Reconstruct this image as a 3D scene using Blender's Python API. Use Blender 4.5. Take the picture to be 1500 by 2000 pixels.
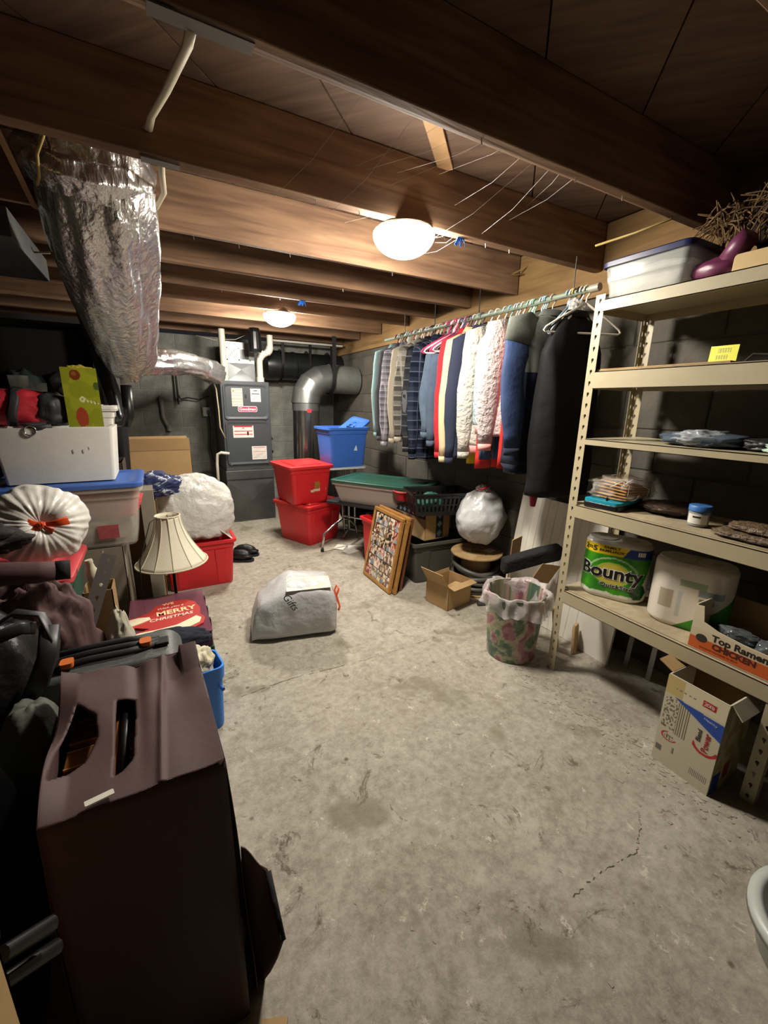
import bpy, bmesh, math, random
from mathutils import Vector, Matrix, noise
random.seed(7)
PI = math.pi
SC = bpy.context.scene
COL = SC.collection
for o in list(bpy.data.objects): bpy.data.objects.remove(o)

# ---------------------------------------------------------------- camera
FPX = 811.0
PITCH, YAW, ROLL, CAMZ = .2556, .5009, .0185, 1.368
_f = Vector((math.sin(YAW)*math.cos(PITCH), math.cos(YAW)*math.cos(PITCH), -math.sin(PITCH)))
_r = Vector((math.cos(YAW), -math.sin(YAW), 0)); _u = _r.cross(_f)
CR = math.cos(ROLL)*_r + math.sin(ROLL)*_u; CU = -math.sin(ROLL)*_r + math.cos(ROLL)*_u; CF = _f
cd = bpy.data.cameras.new('camera'); cam = bpy.data.objects.new('camera', cd); COL.objects.link(cam)
cd.sensor_fit = 'VERTICAL'; cd.sensor_height = 36; cd.sensor_width = 27; cd.lens = FPX/2000*36
cd.clip_start = .02
cam.matrix_world = Matrix(((CR.x, CU.x, -CF.x, 0), (CR.y, CU.y, -CF.y, 0), (CR.z, CU.z, -CF.z, CAMZ), (0, 0, 0, 1)))
SC.camera = cam

def P(u, v, x=None, y=None, z=None):
    """where the sight line of pixel (u, v) meets a world plane"""
    d = CR*((u-750)/FPX) - CU*((v-1000)/FPX) + CF
    t = x/d.x if x is not None else y/d.y if y is not None else (z-CAMZ)/d.z
    return Vector((0, 0, CAMZ)) + d*t

# ---------------------------------------------------------------- world, exposure
w = bpy.data.worlds.new('world'); SC.world = w; w.use_nodes = True
w.node_tree.nodes['Background'].inputs[0].default_value = (.05, .05, .055, 1)
w.node_tree.nodes['Background'].inputs[1].default_value = .3
SC.view_settings.view_transform = 'Standard'; SC.view_settings.look = 'None'
SC.view_settings.gamma = 1; SC.view_settings.use_curve_mapping = False
SC.view_settings.exposure = 0.0
LAMP_POWER = 285.0

# ---------------------------------------------------------------- materials
def lin(c):
    if isinstance(c, str):
        c = c.lstrip('#'); c = [int(c[i:i+2], 16)/255 for i in (0, 2, 4)]
    return tuple((x/12.92 if x <= .04045 else ((x+.055)/1.055)**2.4) for x in c)
def nt(m): return m.node_tree.nodes, m.node_tree.links
MATS = {}
def mat(name, col, rough=.6, metal=0, var=0.0, vs=8, bump=0.0, bs=30, spec=.5, trans=0, alpha=1, sheen=0, stretch=None, emit=None, detail=4, vdark=None):
    if name in MATS: return MATS[name]
    m = bpy.data.materials.new(name); m.use_nodes = True; MATS[name] = m
    N, L = nt(m); b = N['Principled BSDF']
    c = lin(col); b.inputs['Base Color'].default_value = (*c, 1)
    b.inputs['Roughness'].default_value = rough; b.inputs['Metallic'].default_value = metal
    b.inputs['Specular IOR Level'].default_value = spec
    b.inputs['Transmission Weight'].default_value = trans; b.inputs['Alpha'].default_value = alpha
    if sheen: b.inputs['Sheen Weight'].default_value = sheen
    if emit: b.inputs['Emission Color'].default_value = (*lin(col), 1); b.inputs['Emission Strength'].default_value = emit
    if var or bump:
        tc = N.new('ShaderNodeTexCoord'); mp = N.new('ShaderNodeMapping'); L.new(tc.outputs['Object'], mp.inputs[0])
        if stretch: mp.inputs['Scale'].default_value = stretch
        if var:
            n = N.new('ShaderNodeTexNoise'); n.inputs['Scale'].default_value = vs; n.inputs['Detail'].default_value = detail
            n.inputs['Roughness'].default_value = .65
            L.new(mp.outputs[0], n.inputs[0])
            r = N.new('ShaderNodeValToRGB'); L.new(n.outputs[0], r.inputs[0])
            d = lin(vdark) if vdark else [x*(1-var) for x in c]
            r.color_ramp.elements[0].position = .32; r.color_ramp.elements[0].color = (*d, 1)
            r.color_ramp.elements[1].position = .68; r.color_ramp.elements[1].color = (*[min(1, x*(1+var*.5)) for x in c], 1)
            L.new(r.outputs[0], b.inputs['Base Color'])
        if bump:
            n2 = N.new('ShaderNodeTexNoise'); n2.inputs['Scale'].default_value = bs; n2.inputs['Detail'].default_value = 5
            L.new(mp.outputs[0], n2.inputs[0])
            bp = N.new('ShaderNodeBump'); bp.inputs['Strength'].default_value = min(1, bump); bp.inputs['Distance'].default_value = .02
            L.new(n2.outputs[0], bp.inputs['Height']); L.new(bp.outputs[0], b.inputs['Normal'])
    return m

def wood_mat(name, a, bcol, scale=(1, 12, 12), rough=.75, knots=False):
    if name in MATS: return MATS[name]
    m = bpy.data.materials.new(name); m.use_nodes = True; MATS[name] = m
    N, L = nt(m); b = N['Principled BSDF']; b.inputs['Roughness'].default_value = rough
    b.inputs['Specular IOR Level'].default_value = .25
    tc = N.new('ShaderNodeTexCoord'); mp = N.new('ShaderNodeMapping'); mp.inputs['Scale'].default_value = scale
    L.new(tc.outputs['Object'], mp.inputs[0])
    n = N.new('ShaderNodeTexNoise'); n.inputs['Scale'].default_value = 2.2; n.inputs['Detail'].default_value = 8
    n.inputs['Distortion'].default_value = .6; L.new(mp.outputs[0], n.inputs[0])
    r = N.new('ShaderNodeValToRGB'); r.color_ramp.elements[0].position = .3; r.color_ramp.elements[0].color = (*lin(a), 1)
    r.color_ramp.elements[1].position = .7; r.color_ramp.elements[1].color = (*lin(bcol), 1)
    L.new(n.outputs[0], r.inputs[0])
    big = N.new('ShaderNodeTexNoise'); big.inputs['Scale'].default_value = 2.6; L.new(tc.outputs['Object'], big.inputs[0])
    mix = N.new('ShaderNodeMix'); mix.data_type = 'RGBA'; mix.blend_type = 'MULTIPLY'; mix.inputs[0].default_value = .55
    L.new(r.outputs[0], mix.inputs['A']); L.new(big.outputs[0], mix.inputs['B'])
    out = mix.outputs['Result']
    if knots:
        v = N.new('ShaderNodeTexVoronoi'); v.inputs['Scale'].default_value = 1.0
        mk = N.new('ShaderNodeMapping'); mk.inputs['Scale'].default_value = (2.2, 1.5, 6); L.new(tc.outputs['Object'], mk.inputs[0]); L.new(mk.outputs[0], v.inputs[0])
        kr = N.new('ShaderNodeValToRGB'); kr.color_ramp.elements[0].position = .03; kr.color_ramp.elements[0].color = (.35, .25, .2, 1)
        kr.color_ramp.elements[1].position = .12; kr.color_ramp.elements[1].color = (1, 1, 1, 1); L.new(v.outputs['Distance'], kr.inputs[0])
        m2 = N.new('ShaderNodeMix'); m2.data_type = 'RGBA'; m2.blend_type = 'MULTIPLY'; m2.inputs[0].default_value = .8
        L.new(out, m2.inputs['A']); L.new(kr.outputs[0], m2.inputs['B']); out = m2.outputs['Result']
    L.new(out, b.inputs['Base Color'])
    bp = N.new('ShaderNodeBump'); bp.inputs['Strength'].default_value = .25; bp.inputs['Distance'].default_value = .01
    L.new(n.outputs[0], bp.inputs['Height']); L.new(bp.outputs[0], b.inputs['Normal'])
    return m

def print_mat(name='printed', rough=.45):
    """reads the flat print painted as a colour attribute"""
    if name in MATS: return MATS[name]
    m = bpy.data.materials.new(name); m.use_nodes = True; MATS[name] = m
    N, L = nt(m); b = N['Principled BSDF']; b.inputs['Roughness'].default_value = rough
    a = N.new('ShaderNodeAttribute'); a.attribute_name = 'Print'; L.new(a.outputs['Color'], b.inputs['Base Color'])
    return m

def plaid_mat(name, base, c1, c2, period=.09):
    if name in MATS: return MATS[name]
    m = bpy.data.materials.new(name); m.use_nodes = True; MATS[name] = m
    N, L = nt(m); b = N['Principled BSDF']; b.inputs['Roughness'].default_value = .9; b.inputs['Specular IOR Level'].default_value = .1
    tc = N.new('ShaderNodeTexCoord'); sp = N.new('ShaderNodeSeparateXYZ'); L.new(tc.outputs['Object'], sp.inputs[0])
    def math_(op, a, v):
        k = N.new('ShaderNodeMath'); k.operation = op
        for i, q_ in enumerate((a, v)):
            if isinstance(q_, (int, float)): k.inputs[i].default_value = q_
            else: L.new(q_, k.inputs[i])
        return k.outputs[0]
    hx = math_('ADD', sp.outputs[0], math_('MULTIPLY', sp.outputs[1], 1.2))
    def band(s, off, wdt): return math_('LESS_THAN', math_('FRACT', math_('ADD', math_('DIVIDE', s, period), off), 0), wdt)
    def mixc(f, a, bb):
        k = N.new('ShaderNodeMix'); k.data_type = 'RGBA'; L.new(f, k.inputs[0])
        if isinstance(a, tuple): k.inputs['A'].default_value = a
        else: L.new(a, k.inputs['A'])
        k.inputs['B'].default_value = bb; return k.outputs['Result']
    B4 = (*lin(base), 1); C1 = (*lin(c1), 1); C2 = (*lin(c2), 1)
    wide = math_('MULTIPLY', math_('ADD', band(hx, 0, .45), band(sp.outputs[2], .2, .45)), .5)
    o = mixc(wide, B4, C1)
    thin = math_('MULTIPLY', math_('MAXIMUM', band(hx, .5, .08), band(sp.outputs[2], .7, .08)), .42)
    o = mixc(thin, o, C2)
    L.new(o, b.inputs['Base Color']); return m

# ---------------------------------------------------------------- mesh helpers
class B:
    def __init__(s): s.v = []; s.f = []; s.mi = []; s.m = 0; s.cols = None
    def add(s, vs, fs):
        n = len(s.v); s.v += [tuple(v) for v in vs]; s.f += [tuple(i+n for i in f) for f in fs]; s.mi += [s.m]*len(fs); return s
    def box(s, lo, hi, M=None):
        x0, y0, z0 = lo; x1, y1, z1 = hi
        vs = [Vector(p) for p in ((x0,y0,z0),(x1,y0,z0),(x1,y1,z0),(x0,y1,z0),(x0,y0,z1),(x1,y0,z1),(x1,y1,z1),(x0,y1,z1))]
        if M: vs = [M @ v for v in vs]
        return s.add(vs, [(0,3,2,1),(4,5,6,7),(0,1,5,4),(1,2,6,5),(2,3,7,6),(3,0,4,7)])
    def quad(s, a, b, c, d): return s.add([a, b, c, d], [(0, 1, 2, 3)])
    def slab(s, pts, th):
        """polygon pts (3-D, planar) given thickness th along its normal"""
        pts = [Vector(p) for p in pts]; n = (pts[1]-pts[0]).cross(pts[2]-pts[1]).normalized()*th; k = len(pts)
        return s.add(pts+[p+n for p in pts], [tuple(range(k-1, -1, -1)), tuple(range(k, 2*k))]+[(i, (i+1) % k, k+(i+1) % k, k+i) for i in range(k)])
    def loft(s, rings, closed=True, cap0=True, cap1=True):
        k = len(rings[0]); vs = [p for r in rings for p in r]; fs = []
        for i in range(len(rings)-1):
            for j in range(k if closed else k-1):
                a = i*k+j; b = i*k+(j+1) % k; fs.append((a, b, b+k, a+k))
        if cap0: fs.append(tuple(range(k-1, -1, -1)))
        if cap1: fs.append(tuple(range((len(rings)-1)*k, len(rings)*k)))
        return s.add(vs, fs)
    def tube(s, pts, r, n=8, caps=True, flat=None):
        pts = [Vector(p) for p in pts]; rings = []; prev = None
        rr = r if isinstance(r, list) else [r]*len(pts)
        for i, p in enumerate(pts):
            t = (pts[min(i+1, len(pts)-1)]-pts[max(i-1, 0)])
            t = t.normalized() if t.length > 1e-9 else Vector((0, 0, 1))
            if prev is None: a = t.orthogonal().normalized() if not flat else (Vector(flat)-t*t.dot(Vector(flat))).normalized()
            else: a = (prev-t*prev.dot(t)); a = a.normalized() if a.length > 1e-6 else t.orthogonal().normalized()
            prev = a; b2 = t.cross(a)
            q_ = rr[i]; ra, rb = q_ if isinstance(q_, tuple) else (q_, q_)
            rings.append([p+a*ra*math.cos(2*PI*j/n)+b2*rb*math.sin(2*PI*j/n) for j in range(n)])
        return s.loft(rings, True, caps, caps)
    def lathe(s, prof, n=24, c=(0, 0, 0), cap0=True, cap1=True, fn=None):
        rings = []
        for (r, z) in prof:
            ring = []
            for j in range(n):
                a = 2*PI*j/n; q_ = fn(a, z) if fn else 1
                ring.append((c[0]+r*q_*math.cos(a), c[1]+r*q_*math.sin(a), c[2]+z))
            rings.append(ring)
        return s.loft(rings, True, cap0, cap1)
    def blob(s, c, rad, seed=0, amp=.12, fs=2.0, nu=40, nv=26, flatz=None, pw=1.0, ridge=0, fn=None):
        """wrinkled closed blob; flatz flattens the underside"""
        rings = []
        for i in range(nv+1):
            th = PI*i/nv; ring = []
            for j in range(nu):
                ph = 2*PI*j/nu
                def se(q_): return math.copysign(abs(q_)**pw, q_)
                d = Vector((se(math.cos(ph))*se(math.sin(th)), se(math.sin(ph))*se(math.sin(th)), -se(math.cos(th))))
                k = 1+amp*noise.noise(d*fs+Vector((seed, seed*.7, 0)))+amp*.45*noise.noise(d*fs*2.7+Vector((0, seed, 5)))
                if ridge: k += ridge*(abs(noise.noise(d*fs*2.2+Vector((seed, 9, 0))))-.2)
                if fn: k *= fn(d)
                p = Vector((d.x*rad[0]*k, d.y*rad[1]*k, d.z*rad[2]*k))
                if flatz is not None and p.z < flatz: p.z = flatz+(p.z-flatz)*.04
                ring.append(Vector(c)+p)
            rings.append(ring)
        return s.loft(rings, True, False, False)
    def rrect(s, w_, d, r, z, n=4, c=(0, 0)):
        out = []
        for (sx, sy, a0) in ((1, 1, 0), (-1, 1, PI/2), (-1, -1, PI), (1, -1, 1.5*PI)):
            for i in range(n+1):
                a = a0+PI/2*i/n
                out.append(Vector((c[0]+sx*(w_/2-r)+r*math.cos(a), c[1]+sy*(d/2-r)+r*math.sin(a), z)))
        return out

def mesh_of(name, b, mats, smooth=False, merge=False):
    me = bpy.data.meshes.new(name); me.from_pydata([tuple(v) for v in b.v], [], b.f)
    for m in (mats if isinstance(mats, (list, tuple)) else [mats]): me.materials.append(m)
    if any(b.mi): me.polygons.foreach_set('material_index', b.mi)
    if b.cols:
        at = me.color_attributes.new('Print', 'FLOAT_COLOR', 'POINT')
        at.data.foreach_set('color', [q_ for c in b.cols for q_ in (*c, 1)])
    me.validate(); 
    bm = bmesh.new(); bm.from_mesh(me); bmesh.ops.recalc_face_normals(bm, faces=bm.faces); bm.to_mesh(me); bm.free()
    if smooth:
        me.polygons.foreach_set('use_smooth', [True]*len(me.polygons))
        if smooth != 'all':
            me.set_sharp_from_angle(angle=math.radians(45 if smooth is True else smooth))
    me.update(); return me
def obj(name, b, mats, parent=None, smooth=False, loc=None, bevel=0, solid=0, label=None, rot=None, subd=0):
    me = b if isinstance(b, bpy.types.Mesh) else mesh_of(name, b, mats, smooth)
    o = bpy.data.objects.new(name, me); COL.objects.link(o)
    if parent: o.parent = parent
    if loc is not None: o.location = loc
    if rot is not None: o.rotation_euler = rot
    if solid:
        s = o.modifiers.new('Solidify', 'SOLIDIFY'); s.thickness = solid; s.offset = -1
    if bevel:
        s = o.modifiers.new('Bevel', 'BEVEL'); s.width = bevel; s.segments = 2; s.limit_method = 'ANGLE'
    if subd:
        s = o.modifiers.new('Subd', 'SUBSURF'); s.levels = subd; s.render_levels = subd
    if label: o['label'] = label
    return o
def thing(name, label, cat, loc=(0, 0, 0), rz=0, group=None, rot=None):
    o = bpy.data.objects.new(name, None); COL.objects.link(o); o.location = loc
    o.rotation_euler = rot if rot else (0, 0, rz); o.empty_display_size = .05
    return tag(o, label, cat, group)
def tag(o, label, cat, group=None, kind=None):
    if label: o['label'] = label
    if cat: o['category'] = cat
    if group: o['group'] = group
    if kind: o['kind'] = kind
    return o
def struct(name, b, m, **k):
    parent = k.get('parent'); o = obj(name, b, m, **k)
    if not parent: o['kind'] = 'structure'
    return o
def frame3(o_, r, u):
    """matrix that puts x along r, y along u, at o_"""
    r = Vector(r).normalized(); u = Vector(u); u = (u-r*u.dot(r)).normalized(); n = r.cross(u)
    return Matrix(((r.x, u.x, n.x, o_[0]), (r.y, u.y, n.y, o_[1]), (r.z, u.z, n.z, o_[2]), (0, 0, 0, 1)))
def text(name, body, size, M, m, parent=None, th=.0006, align='CENTER', fn=None, shear=0, bold=0, sx=1, label=None):
    cu = bpy.data.curves.new(name, 'FONT'); cu.body = body; cu.size = size; cu.extrude = th; cu.align_x = align; cu.align_y = 'CENTER'
    cu.resolution_u = 3; cu.shear = shear; cu.offset = bold
    t = bpy.data.objects.new(name, cu); COL.objects.link(t); bpy.context.view_layer.update()
    me = bpy.data.meshes.new_from_object(t); bpy.data.objects.remove(t); bpy.data.curves.remove(cu)
    for v in me.vertices:
        c = Vector((v.co.x*sx, v.co.y, v.co.z)); v.co = fn(c) if fn else M @ c
    me.materials.clear(); me.materials.append(m)
    return obj(name, me, None, parent, label=label)
def decal(name, w_, h, M, fn, parent, nu=40, nv=40, m=None, off=.0008, label=None, mapf=None, th=.0):
    """thin printed sheet; fn(u,v) -> sRGB colour, u right and v up in 0..1"""
    b = B(); cols = []
    for j in range(nv+1):
        for i in range(nu+1):
            u, v = i/nu, j/nv; p = Vector(((u-.5)*w_, (v-.5)*h, off))
            b.v.append(tuple(mapf(u, v) if mapf else M @ p)); cols.append(lin(fn(u, v)))
    for j in range(nv):
        for i in range(nu):
            a = j*(nu+1)+i; b.f.append((a, a+1, a+nu+2, a+nu+1)); b.mi.append(0)
    b.cols = cols
    return obj(name, b, m or print_mat(), parent, smooth='all', label=label)
def copy_tree(o, parent=None):
    c = o.copy(); COL.objects.link(c)
    if parent: c.parent = parent
    for ch in list(o.children): copy_tree(ch, c)
    return c
def arc(c, r, a0, a1, n, plane='xz', sc=1):
    out = []
    for i in range(n+1):
        a = a0+(a1-a0)*i/n; p, q_ = r*math.cos(a), r*math.sin(a)*sc
        out.append({'xz': (c[0]+p, c[1], c[2]+q_), 'xy': (c[0]+p, c[1]+q_, c[2]), 'yz': (c[0], c[1]+p, c[2]+q_)}[plane])
    return out
# ================================================================ STRUCTURE
X0, X1, Y0, Y1 = -2.3, 2.25, -2.2, 5.65      # faces of the walls
ZJ, ZS = 2.10, 2.335                          # joist bottoms, subfloor underside
def concrete_floor():
    m = bpy.data.materials.new('stained_concrete'); m.use_nodes = True; N, L = nt(m); b = N['Principled BSDF']
    tc = N.new('ShaderNodeTexCoord')
    def nz(s, d=8, r=.65, dist=0, sc=None):
        n = N.new('ShaderNodeTexNoise'); n.inputs['Scale'].default_value = s; n.inputs['Detail'].default_value = d; n.inputs['Roughness'].default_value = r
        n.inputs['Distortion'].default_value = dist
        if sc:
            mp = N.new('ShaderNodeMapping'); mp.inputs['Scale'].default_value = sc; L.new(tc.outputs['Object'], mp.inputs[0]); L.new(mp.outputs[0], n.inputs[0])
        else: L.new(tc.outputs['Object'], n.inputs[0])
        return n.outputs[0]
    def ramp(i, *st):
        r = N.new('ShaderNodeValToRGB'); e = r.color_ramp.elements
        while len(e) < len(st): e.new(.5)
        for k, (p, c) in enumerate(st): e[k].position = p; e[k].color = (*(lin(c) if isinstance(c, str) else (c, c, c)), 1)
        L.new(i, r.inputs[0]); return r.outputs[0]
    def mix(f, a, c, mode='MIX'):
        k = N.new('ShaderNodeMix'); k.data_type = 'RGBA'; k.blend_type = mode
        if isinstance(f, float): k.inputs[0].default_value = f
        else: L.new(f, k.inputs[0])
        for nm, q_ in (('A', a), ('B', c)):
            if isinstance(q_, str): k.inputs[nm].default_value = (*lin(q_), 1)
            else: L.new(q_, k.inputs[nm])
        return k.outputs['Result']
    base = ramp(nz(1.1, 9, .7, .4), (.3, '#7a7467'), (.5, '#9f998b'), (.68, '#bfbaac'))
    o = mix(ramp(nz(5, 8, .75, .6), (.42, 1.0), (.56, 0.0)), base, '#827a6a')
    o = mix(.5, o, ramp(nz(26, 6, .8), (.34, '#847d70'), (.6, '#c4bfb2')))
    flakes = nz(14, 10, .85, .3)
    o = mix(ramp(flakes, (.59, 0.0), (.62, 1.0)), o, '#cbc5b6')
    o = mix(ramp(nz(7.5, 9, .8, .8), (.36, 1.0), (.42, 0.0)), o, '#665c4b')
    o = mix(ramp(nz(3.1, 3, .5, .2), (.60, 0.0), (.66, .6)), o, '#716b55')
    spots = N.new('ShaderNodeTexVoronoi'); spots.inputs['Scale'].default_value = 5; L.new(tc.outputs['Object'], spots.inputs[0])
    o = mix(ramp(spots.outputs['Distance'], (.03, .8), (.06, 0.0)), o, '#4a4236')
    L.new(o, b.inputs['Base Color'])
    rr = ramp(nz(3, 6), (.35, .34), (.7, .66)); L.new(rr, b.inputs['Roughness']); b.inputs['Specular IOR Level'].default_value = .35
    bp = N.new('ShaderNodeBump'); bp.inputs['Strength'].default_value = .5; bp.inputs['Distance'].default_value = .012
    L.new(flakes, bp.inputs['Height']); bp2 = N.new('ShaderNodeBump'); bp2.inputs['Strength'].default_value = .35; bp2.inputs['Distance'].default_value = .004
    L.new(nz(70, 4), bp2.inputs['Height']); L.new(bp.outputs[0], bp2.inputs['Normal']); L.new(bp2.outputs[0], b.inputs['Normal'])
    return m
FLOOR_M = concrete_floor()
floor = struct('floor', B().box((X0-.15, Y0-.15, -.12), (X1+.15, Y1+.15, 0)), FLOOR_M)
dark_crack = mat('crack_dirt', '#4e4536', .95)
def crack(pts, wdt, seed):
    random.seed(seed); b = B(); P_ = []
    for i in range(len(pts)-1):
        for k in range(14):
            t = k/14; P_.append(Vector(pts[i]).lerp(Vector(pts[i+1]), t)+Vector((0, random.gauss(0, .0028), 0)))
    for i in range(len(P_)-1):
        if random.random() < .32: continue
        w0 = wdt*random.uniform(.4, 1.3)
        b.slab([P_[i]+Vector((0, -w0, 0)), P_[i+1]+Vector((0, -w0*.8, 0)), P_[i+1]+Vector((0, w0*.8, 0)), P_[i]+Vector((0, w0, 0))], .0006)
    o = obj('crack', b, dark_crack, floor)
crack([(.14, 1.80, 0), (.46, 1.83, 0), (.85, 1.80, 0)], .0022, 1)
crack([(.85, 1.80, 0), (1.35, 1.815, 0)], .001, 2)
crack([(.92, .50, 0), (1.08, .505, 0), (1.20, .49, 0), (1.30, .53, 0), (1.36, .58, 0)], .0017, 3)
random.seed(11)
chips = B()                                                     # scaled rough edge in front of the shelving
for k in range(320):
    t = random.random(); c = Vector((1.62+.07*random.gauss(0, 1), .35+1.15*t, 0)); s_ = random.uniform(.002, .013)
    a = random.uniform(0, 6.28); pts = [c+Vector((math.cos(a+i*1.256)*s_*random.uniform(.6, 1.2), math.sin(a+i*1.256)*s_*random.uniform(.6, 1.6), 0)) for i in range(5)]
    chips.slab(pts, random.uniform(.001, .003))
for k in range(160):
    c = Vector((random.uniform(.2, 2), random.uniform(.3, 4.4), 0)); s_ = random.uniform(.0015, .006)
    a = random.uniform(0, 6.28); chips.slab([c+Vector((math.cos(a+i*1.57)*s_, math.sin(a+i*1.57)*s_*1.5, 0)) for i in range(4)], .0015)
g = obj('concrete_flakes', chips, mat('flake', '#9a9385', .9), floor); g['kind'] = 'stuff'

# walls of concrete block
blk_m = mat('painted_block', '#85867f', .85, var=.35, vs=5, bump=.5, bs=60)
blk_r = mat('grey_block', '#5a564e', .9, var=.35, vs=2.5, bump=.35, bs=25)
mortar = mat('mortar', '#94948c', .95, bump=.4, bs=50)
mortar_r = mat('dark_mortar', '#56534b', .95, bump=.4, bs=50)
def wall(name, axis, pos, a0, a1, z1, m, mm, sgn, blocks=True, b0=None):
    th = .16; lo = pos+.006*sgn; hi = pos+th*sgn; lo, hi = min(lo, hi), max(lo, hi)
    b = B()
    if axis == 'y': b.box((a0, lo, 0), (a1, hi, z1))
    else: b.box((lo, a0, 0), (hi, a1, z1))
    W = struct(name, b, mm)
    if not blocks: return W
    H_, Wd, j = .2108, .406, .009; cache = {}
    rows = int(z1/H_+.99)
    for r in range(rows):
        z = r*H_; zt = min(z+H_-j, z1); x = (b0 if b0 is not None else a0)-(Wd/2 if r % 2 else 0)
        while x < a1:
            s0, s1 = max(x, a0), min(x+Wd-j, a1)
            if s1-s0 > .03:
                key = (round(s1-s0, 3), round(zt-z, 3))
                if key not in cache:
                    bb = B(); w_, h_ = key; e = .004; d = .010
                    # chamfered face, sunk 4 mm into the mortar bed
                    back = [(0, 0), (w_, 0), (w_, h_), (0, h_)]; fr = [(e, e), (w_-e, e), (w_-e, h_-e), (e, h_-e)]
                    def tp(p, dd): return (p[0], dd*sgn*-1, p[1]) if axis == 'y' else (dd*sgn*-1, p[0], p[1])
                    bb.loft([[tp(p, -.006) for p in back], [tp(p, d*.25) for p in back], [tp(p, d*.6) for p in fr]])
                    cache[key] = mesh_of('concrete_block', bb, m)
                o = bpy.data.objects.new('concrete_block', cache[key]); COL.objects.link(o); o.parent = W
                off = random.uniform(-.001, .001)
                o.location = (s0, pos+.006*sgn+off, z) if axis == 'y' else (pos+.006*sgn+off, s0, z)
            x += Wd
    return W
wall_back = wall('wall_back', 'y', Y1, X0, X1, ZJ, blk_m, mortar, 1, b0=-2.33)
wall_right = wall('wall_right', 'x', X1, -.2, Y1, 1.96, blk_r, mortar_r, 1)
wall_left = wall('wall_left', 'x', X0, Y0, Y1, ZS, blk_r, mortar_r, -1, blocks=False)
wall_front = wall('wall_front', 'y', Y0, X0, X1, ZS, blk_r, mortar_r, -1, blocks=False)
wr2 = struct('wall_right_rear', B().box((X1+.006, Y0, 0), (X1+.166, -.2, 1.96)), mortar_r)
# sill, joists, diagonal board subfloor
sill_m = wood_mat('sill_wood', '#8f6f48', '#b08f60', (12, 1, 12))
trim_1 = struct('trim_1', B().box((X1-.02, Y0, 1.96), (X1+.16, Y1, 2.00)).box((X1+.03, Y0, 2.00), (X1+.07, Y1, ZS)), sill_m)
joist_m = wood_mat('joist_wood', '#745846', '#a48264', (1, 10, 12), knots=True)
sub_m = wood_mat('subfloor_wood', '#624c40', '#846a56', (12, 1.2, 12))
ceiling = struct('ceiling', B().box((X0-.1, Y0-.1, ZS+.02), (X1+.16, Y1+.1, ZS+.05)), mat('backing_boards', '#3a2a1e', .9))
def clip(poly, ax, val, keep_less):
    out = []
    for i in range(len(poly)):
        a, b2 = poly[i-1], poly[i]; ia = (a[ax] <= val) == keep_less; ib = (b2[ax] <= val) == keep_less
        if ia != ib:
            t = (val-a[ax])/(b2[ax]-a[ax]); out.append((a[0]+(b2[0]-a[0])*t, a[1]+(b2[1]-a[1])*t))
        if ib: out.append(b2)
    return out
PW = .333; k0 = 1.11-1.59          # boards run at 45 degrees: y - x constant along a seam
for k in range(-24, 34):
    c0 = k0+k*PW*math.sqrt(2)+.004; c1 = k0+(k+1)*PW*math.sqrt(2)-.004
    poly = [(-9, -9+c0), (9, 9+c0), (9, 9+c1), (-9, -9+c1)]
    for ax, val, kl in ((0, X0-.05, False), (0, X1+.02, True), (1, Y0-.05, False), (1, Y1+.05, True)):
        poly = clip(poly, ax, val, kl)
        if len(poly) < 3: break
    if len(poly) < 3: continue
    cx = sum(p[0] for p in poly)/len(poly); cy = sum(p[1] for p in poly)/len(poly)
    R45 = Matrix.Rotation(-PI/4, 3, 'Z')
    b = B().slab([R45 @ Vector((p[0]-cx, p[1]-cy, 0)) for p in poly], .018)
    zmin = min(v[2] for v in b.v)
    o = obj('subfloor_board', b, sub_m, ceiling, loc=(cx, cy, ZS-zmin+random.uniform(0, .002)), rot=(0, 0, PI/4))
JY = [-1.9, -1.3, -.7, -.1, .5, 1.09, 1.69, 2.31, 2.80, 3.26, 3.72, 4.28, 4.82, 5.33]
jm = None
for y in JY:
    b = B().box((X0+.002-0, 0, ZJ), (2.27, .042, ZS-.0005)); 
    for i, v in enumerate(b.v): b.v[i] = (v[0]+random.uniform(-.0, .0), v[1]+random.uniform(-.002, .002), v[2]+(random.uniform(-.004, .004) if v[2] < 2.2 else 0))
    x_off = random.uniform(-.6, .6)
    b.v = [(v[0]-x_off, v[1], v[2]-2.1) for v in b.v]
    o = obj('joist', b, joist_m, ceiling, loc=(x_off, y, 2.1), bevel=.003)
# a short block nailed between two joists, and a galvanised nail plate under the near joists
obj('board_patch', B().box((-.16, -.03, 0), (.19, .03, .012)), mat('pale_wood', '#a9855c', .8, var=.2), ceiling, loc=(1.06, 1.56, 2.322), rot=(0, 0, PI/4))
for (x, y, l) in ((.07, 1.09, .20), (.05, 1.69, .11)):
    obj('nail_plate', B().box((0, .003, -.0035), (l, .039, 0)), mat('galvanised_dull', '#77756e', .6, .4, var=.2), ceiling, loc=(x, y, 2.0945))
_a, _b = P(-30, 205, y=1.735), P(66, 402, y=2.308)
obj('bridging', B().tube([_a, _b], (.009, .020), 4), mat('pale_wood', '#a9855c', .8, var=.2), ceiling)
# nails sticking out under the joists
nb = B()
for (y, xs) in ((1.71, (.62, .8, 1.45, 1.6)), (1.11, (.9, 1.3, 1.55)), (2.33, (.25, .45, .7, 1.3)), (3.28, (.5, .9)), (2.82, (1.2,))):
    for x in xs: nb.tube([(x, y, 2.1), (x+.002, y, 2.083)], .0018, 5)
g = obj('nails', nb, mat('nail_steel', '#c8c8c4', .3, .9), ceiling); g['kind'] = 'stuff'
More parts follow.
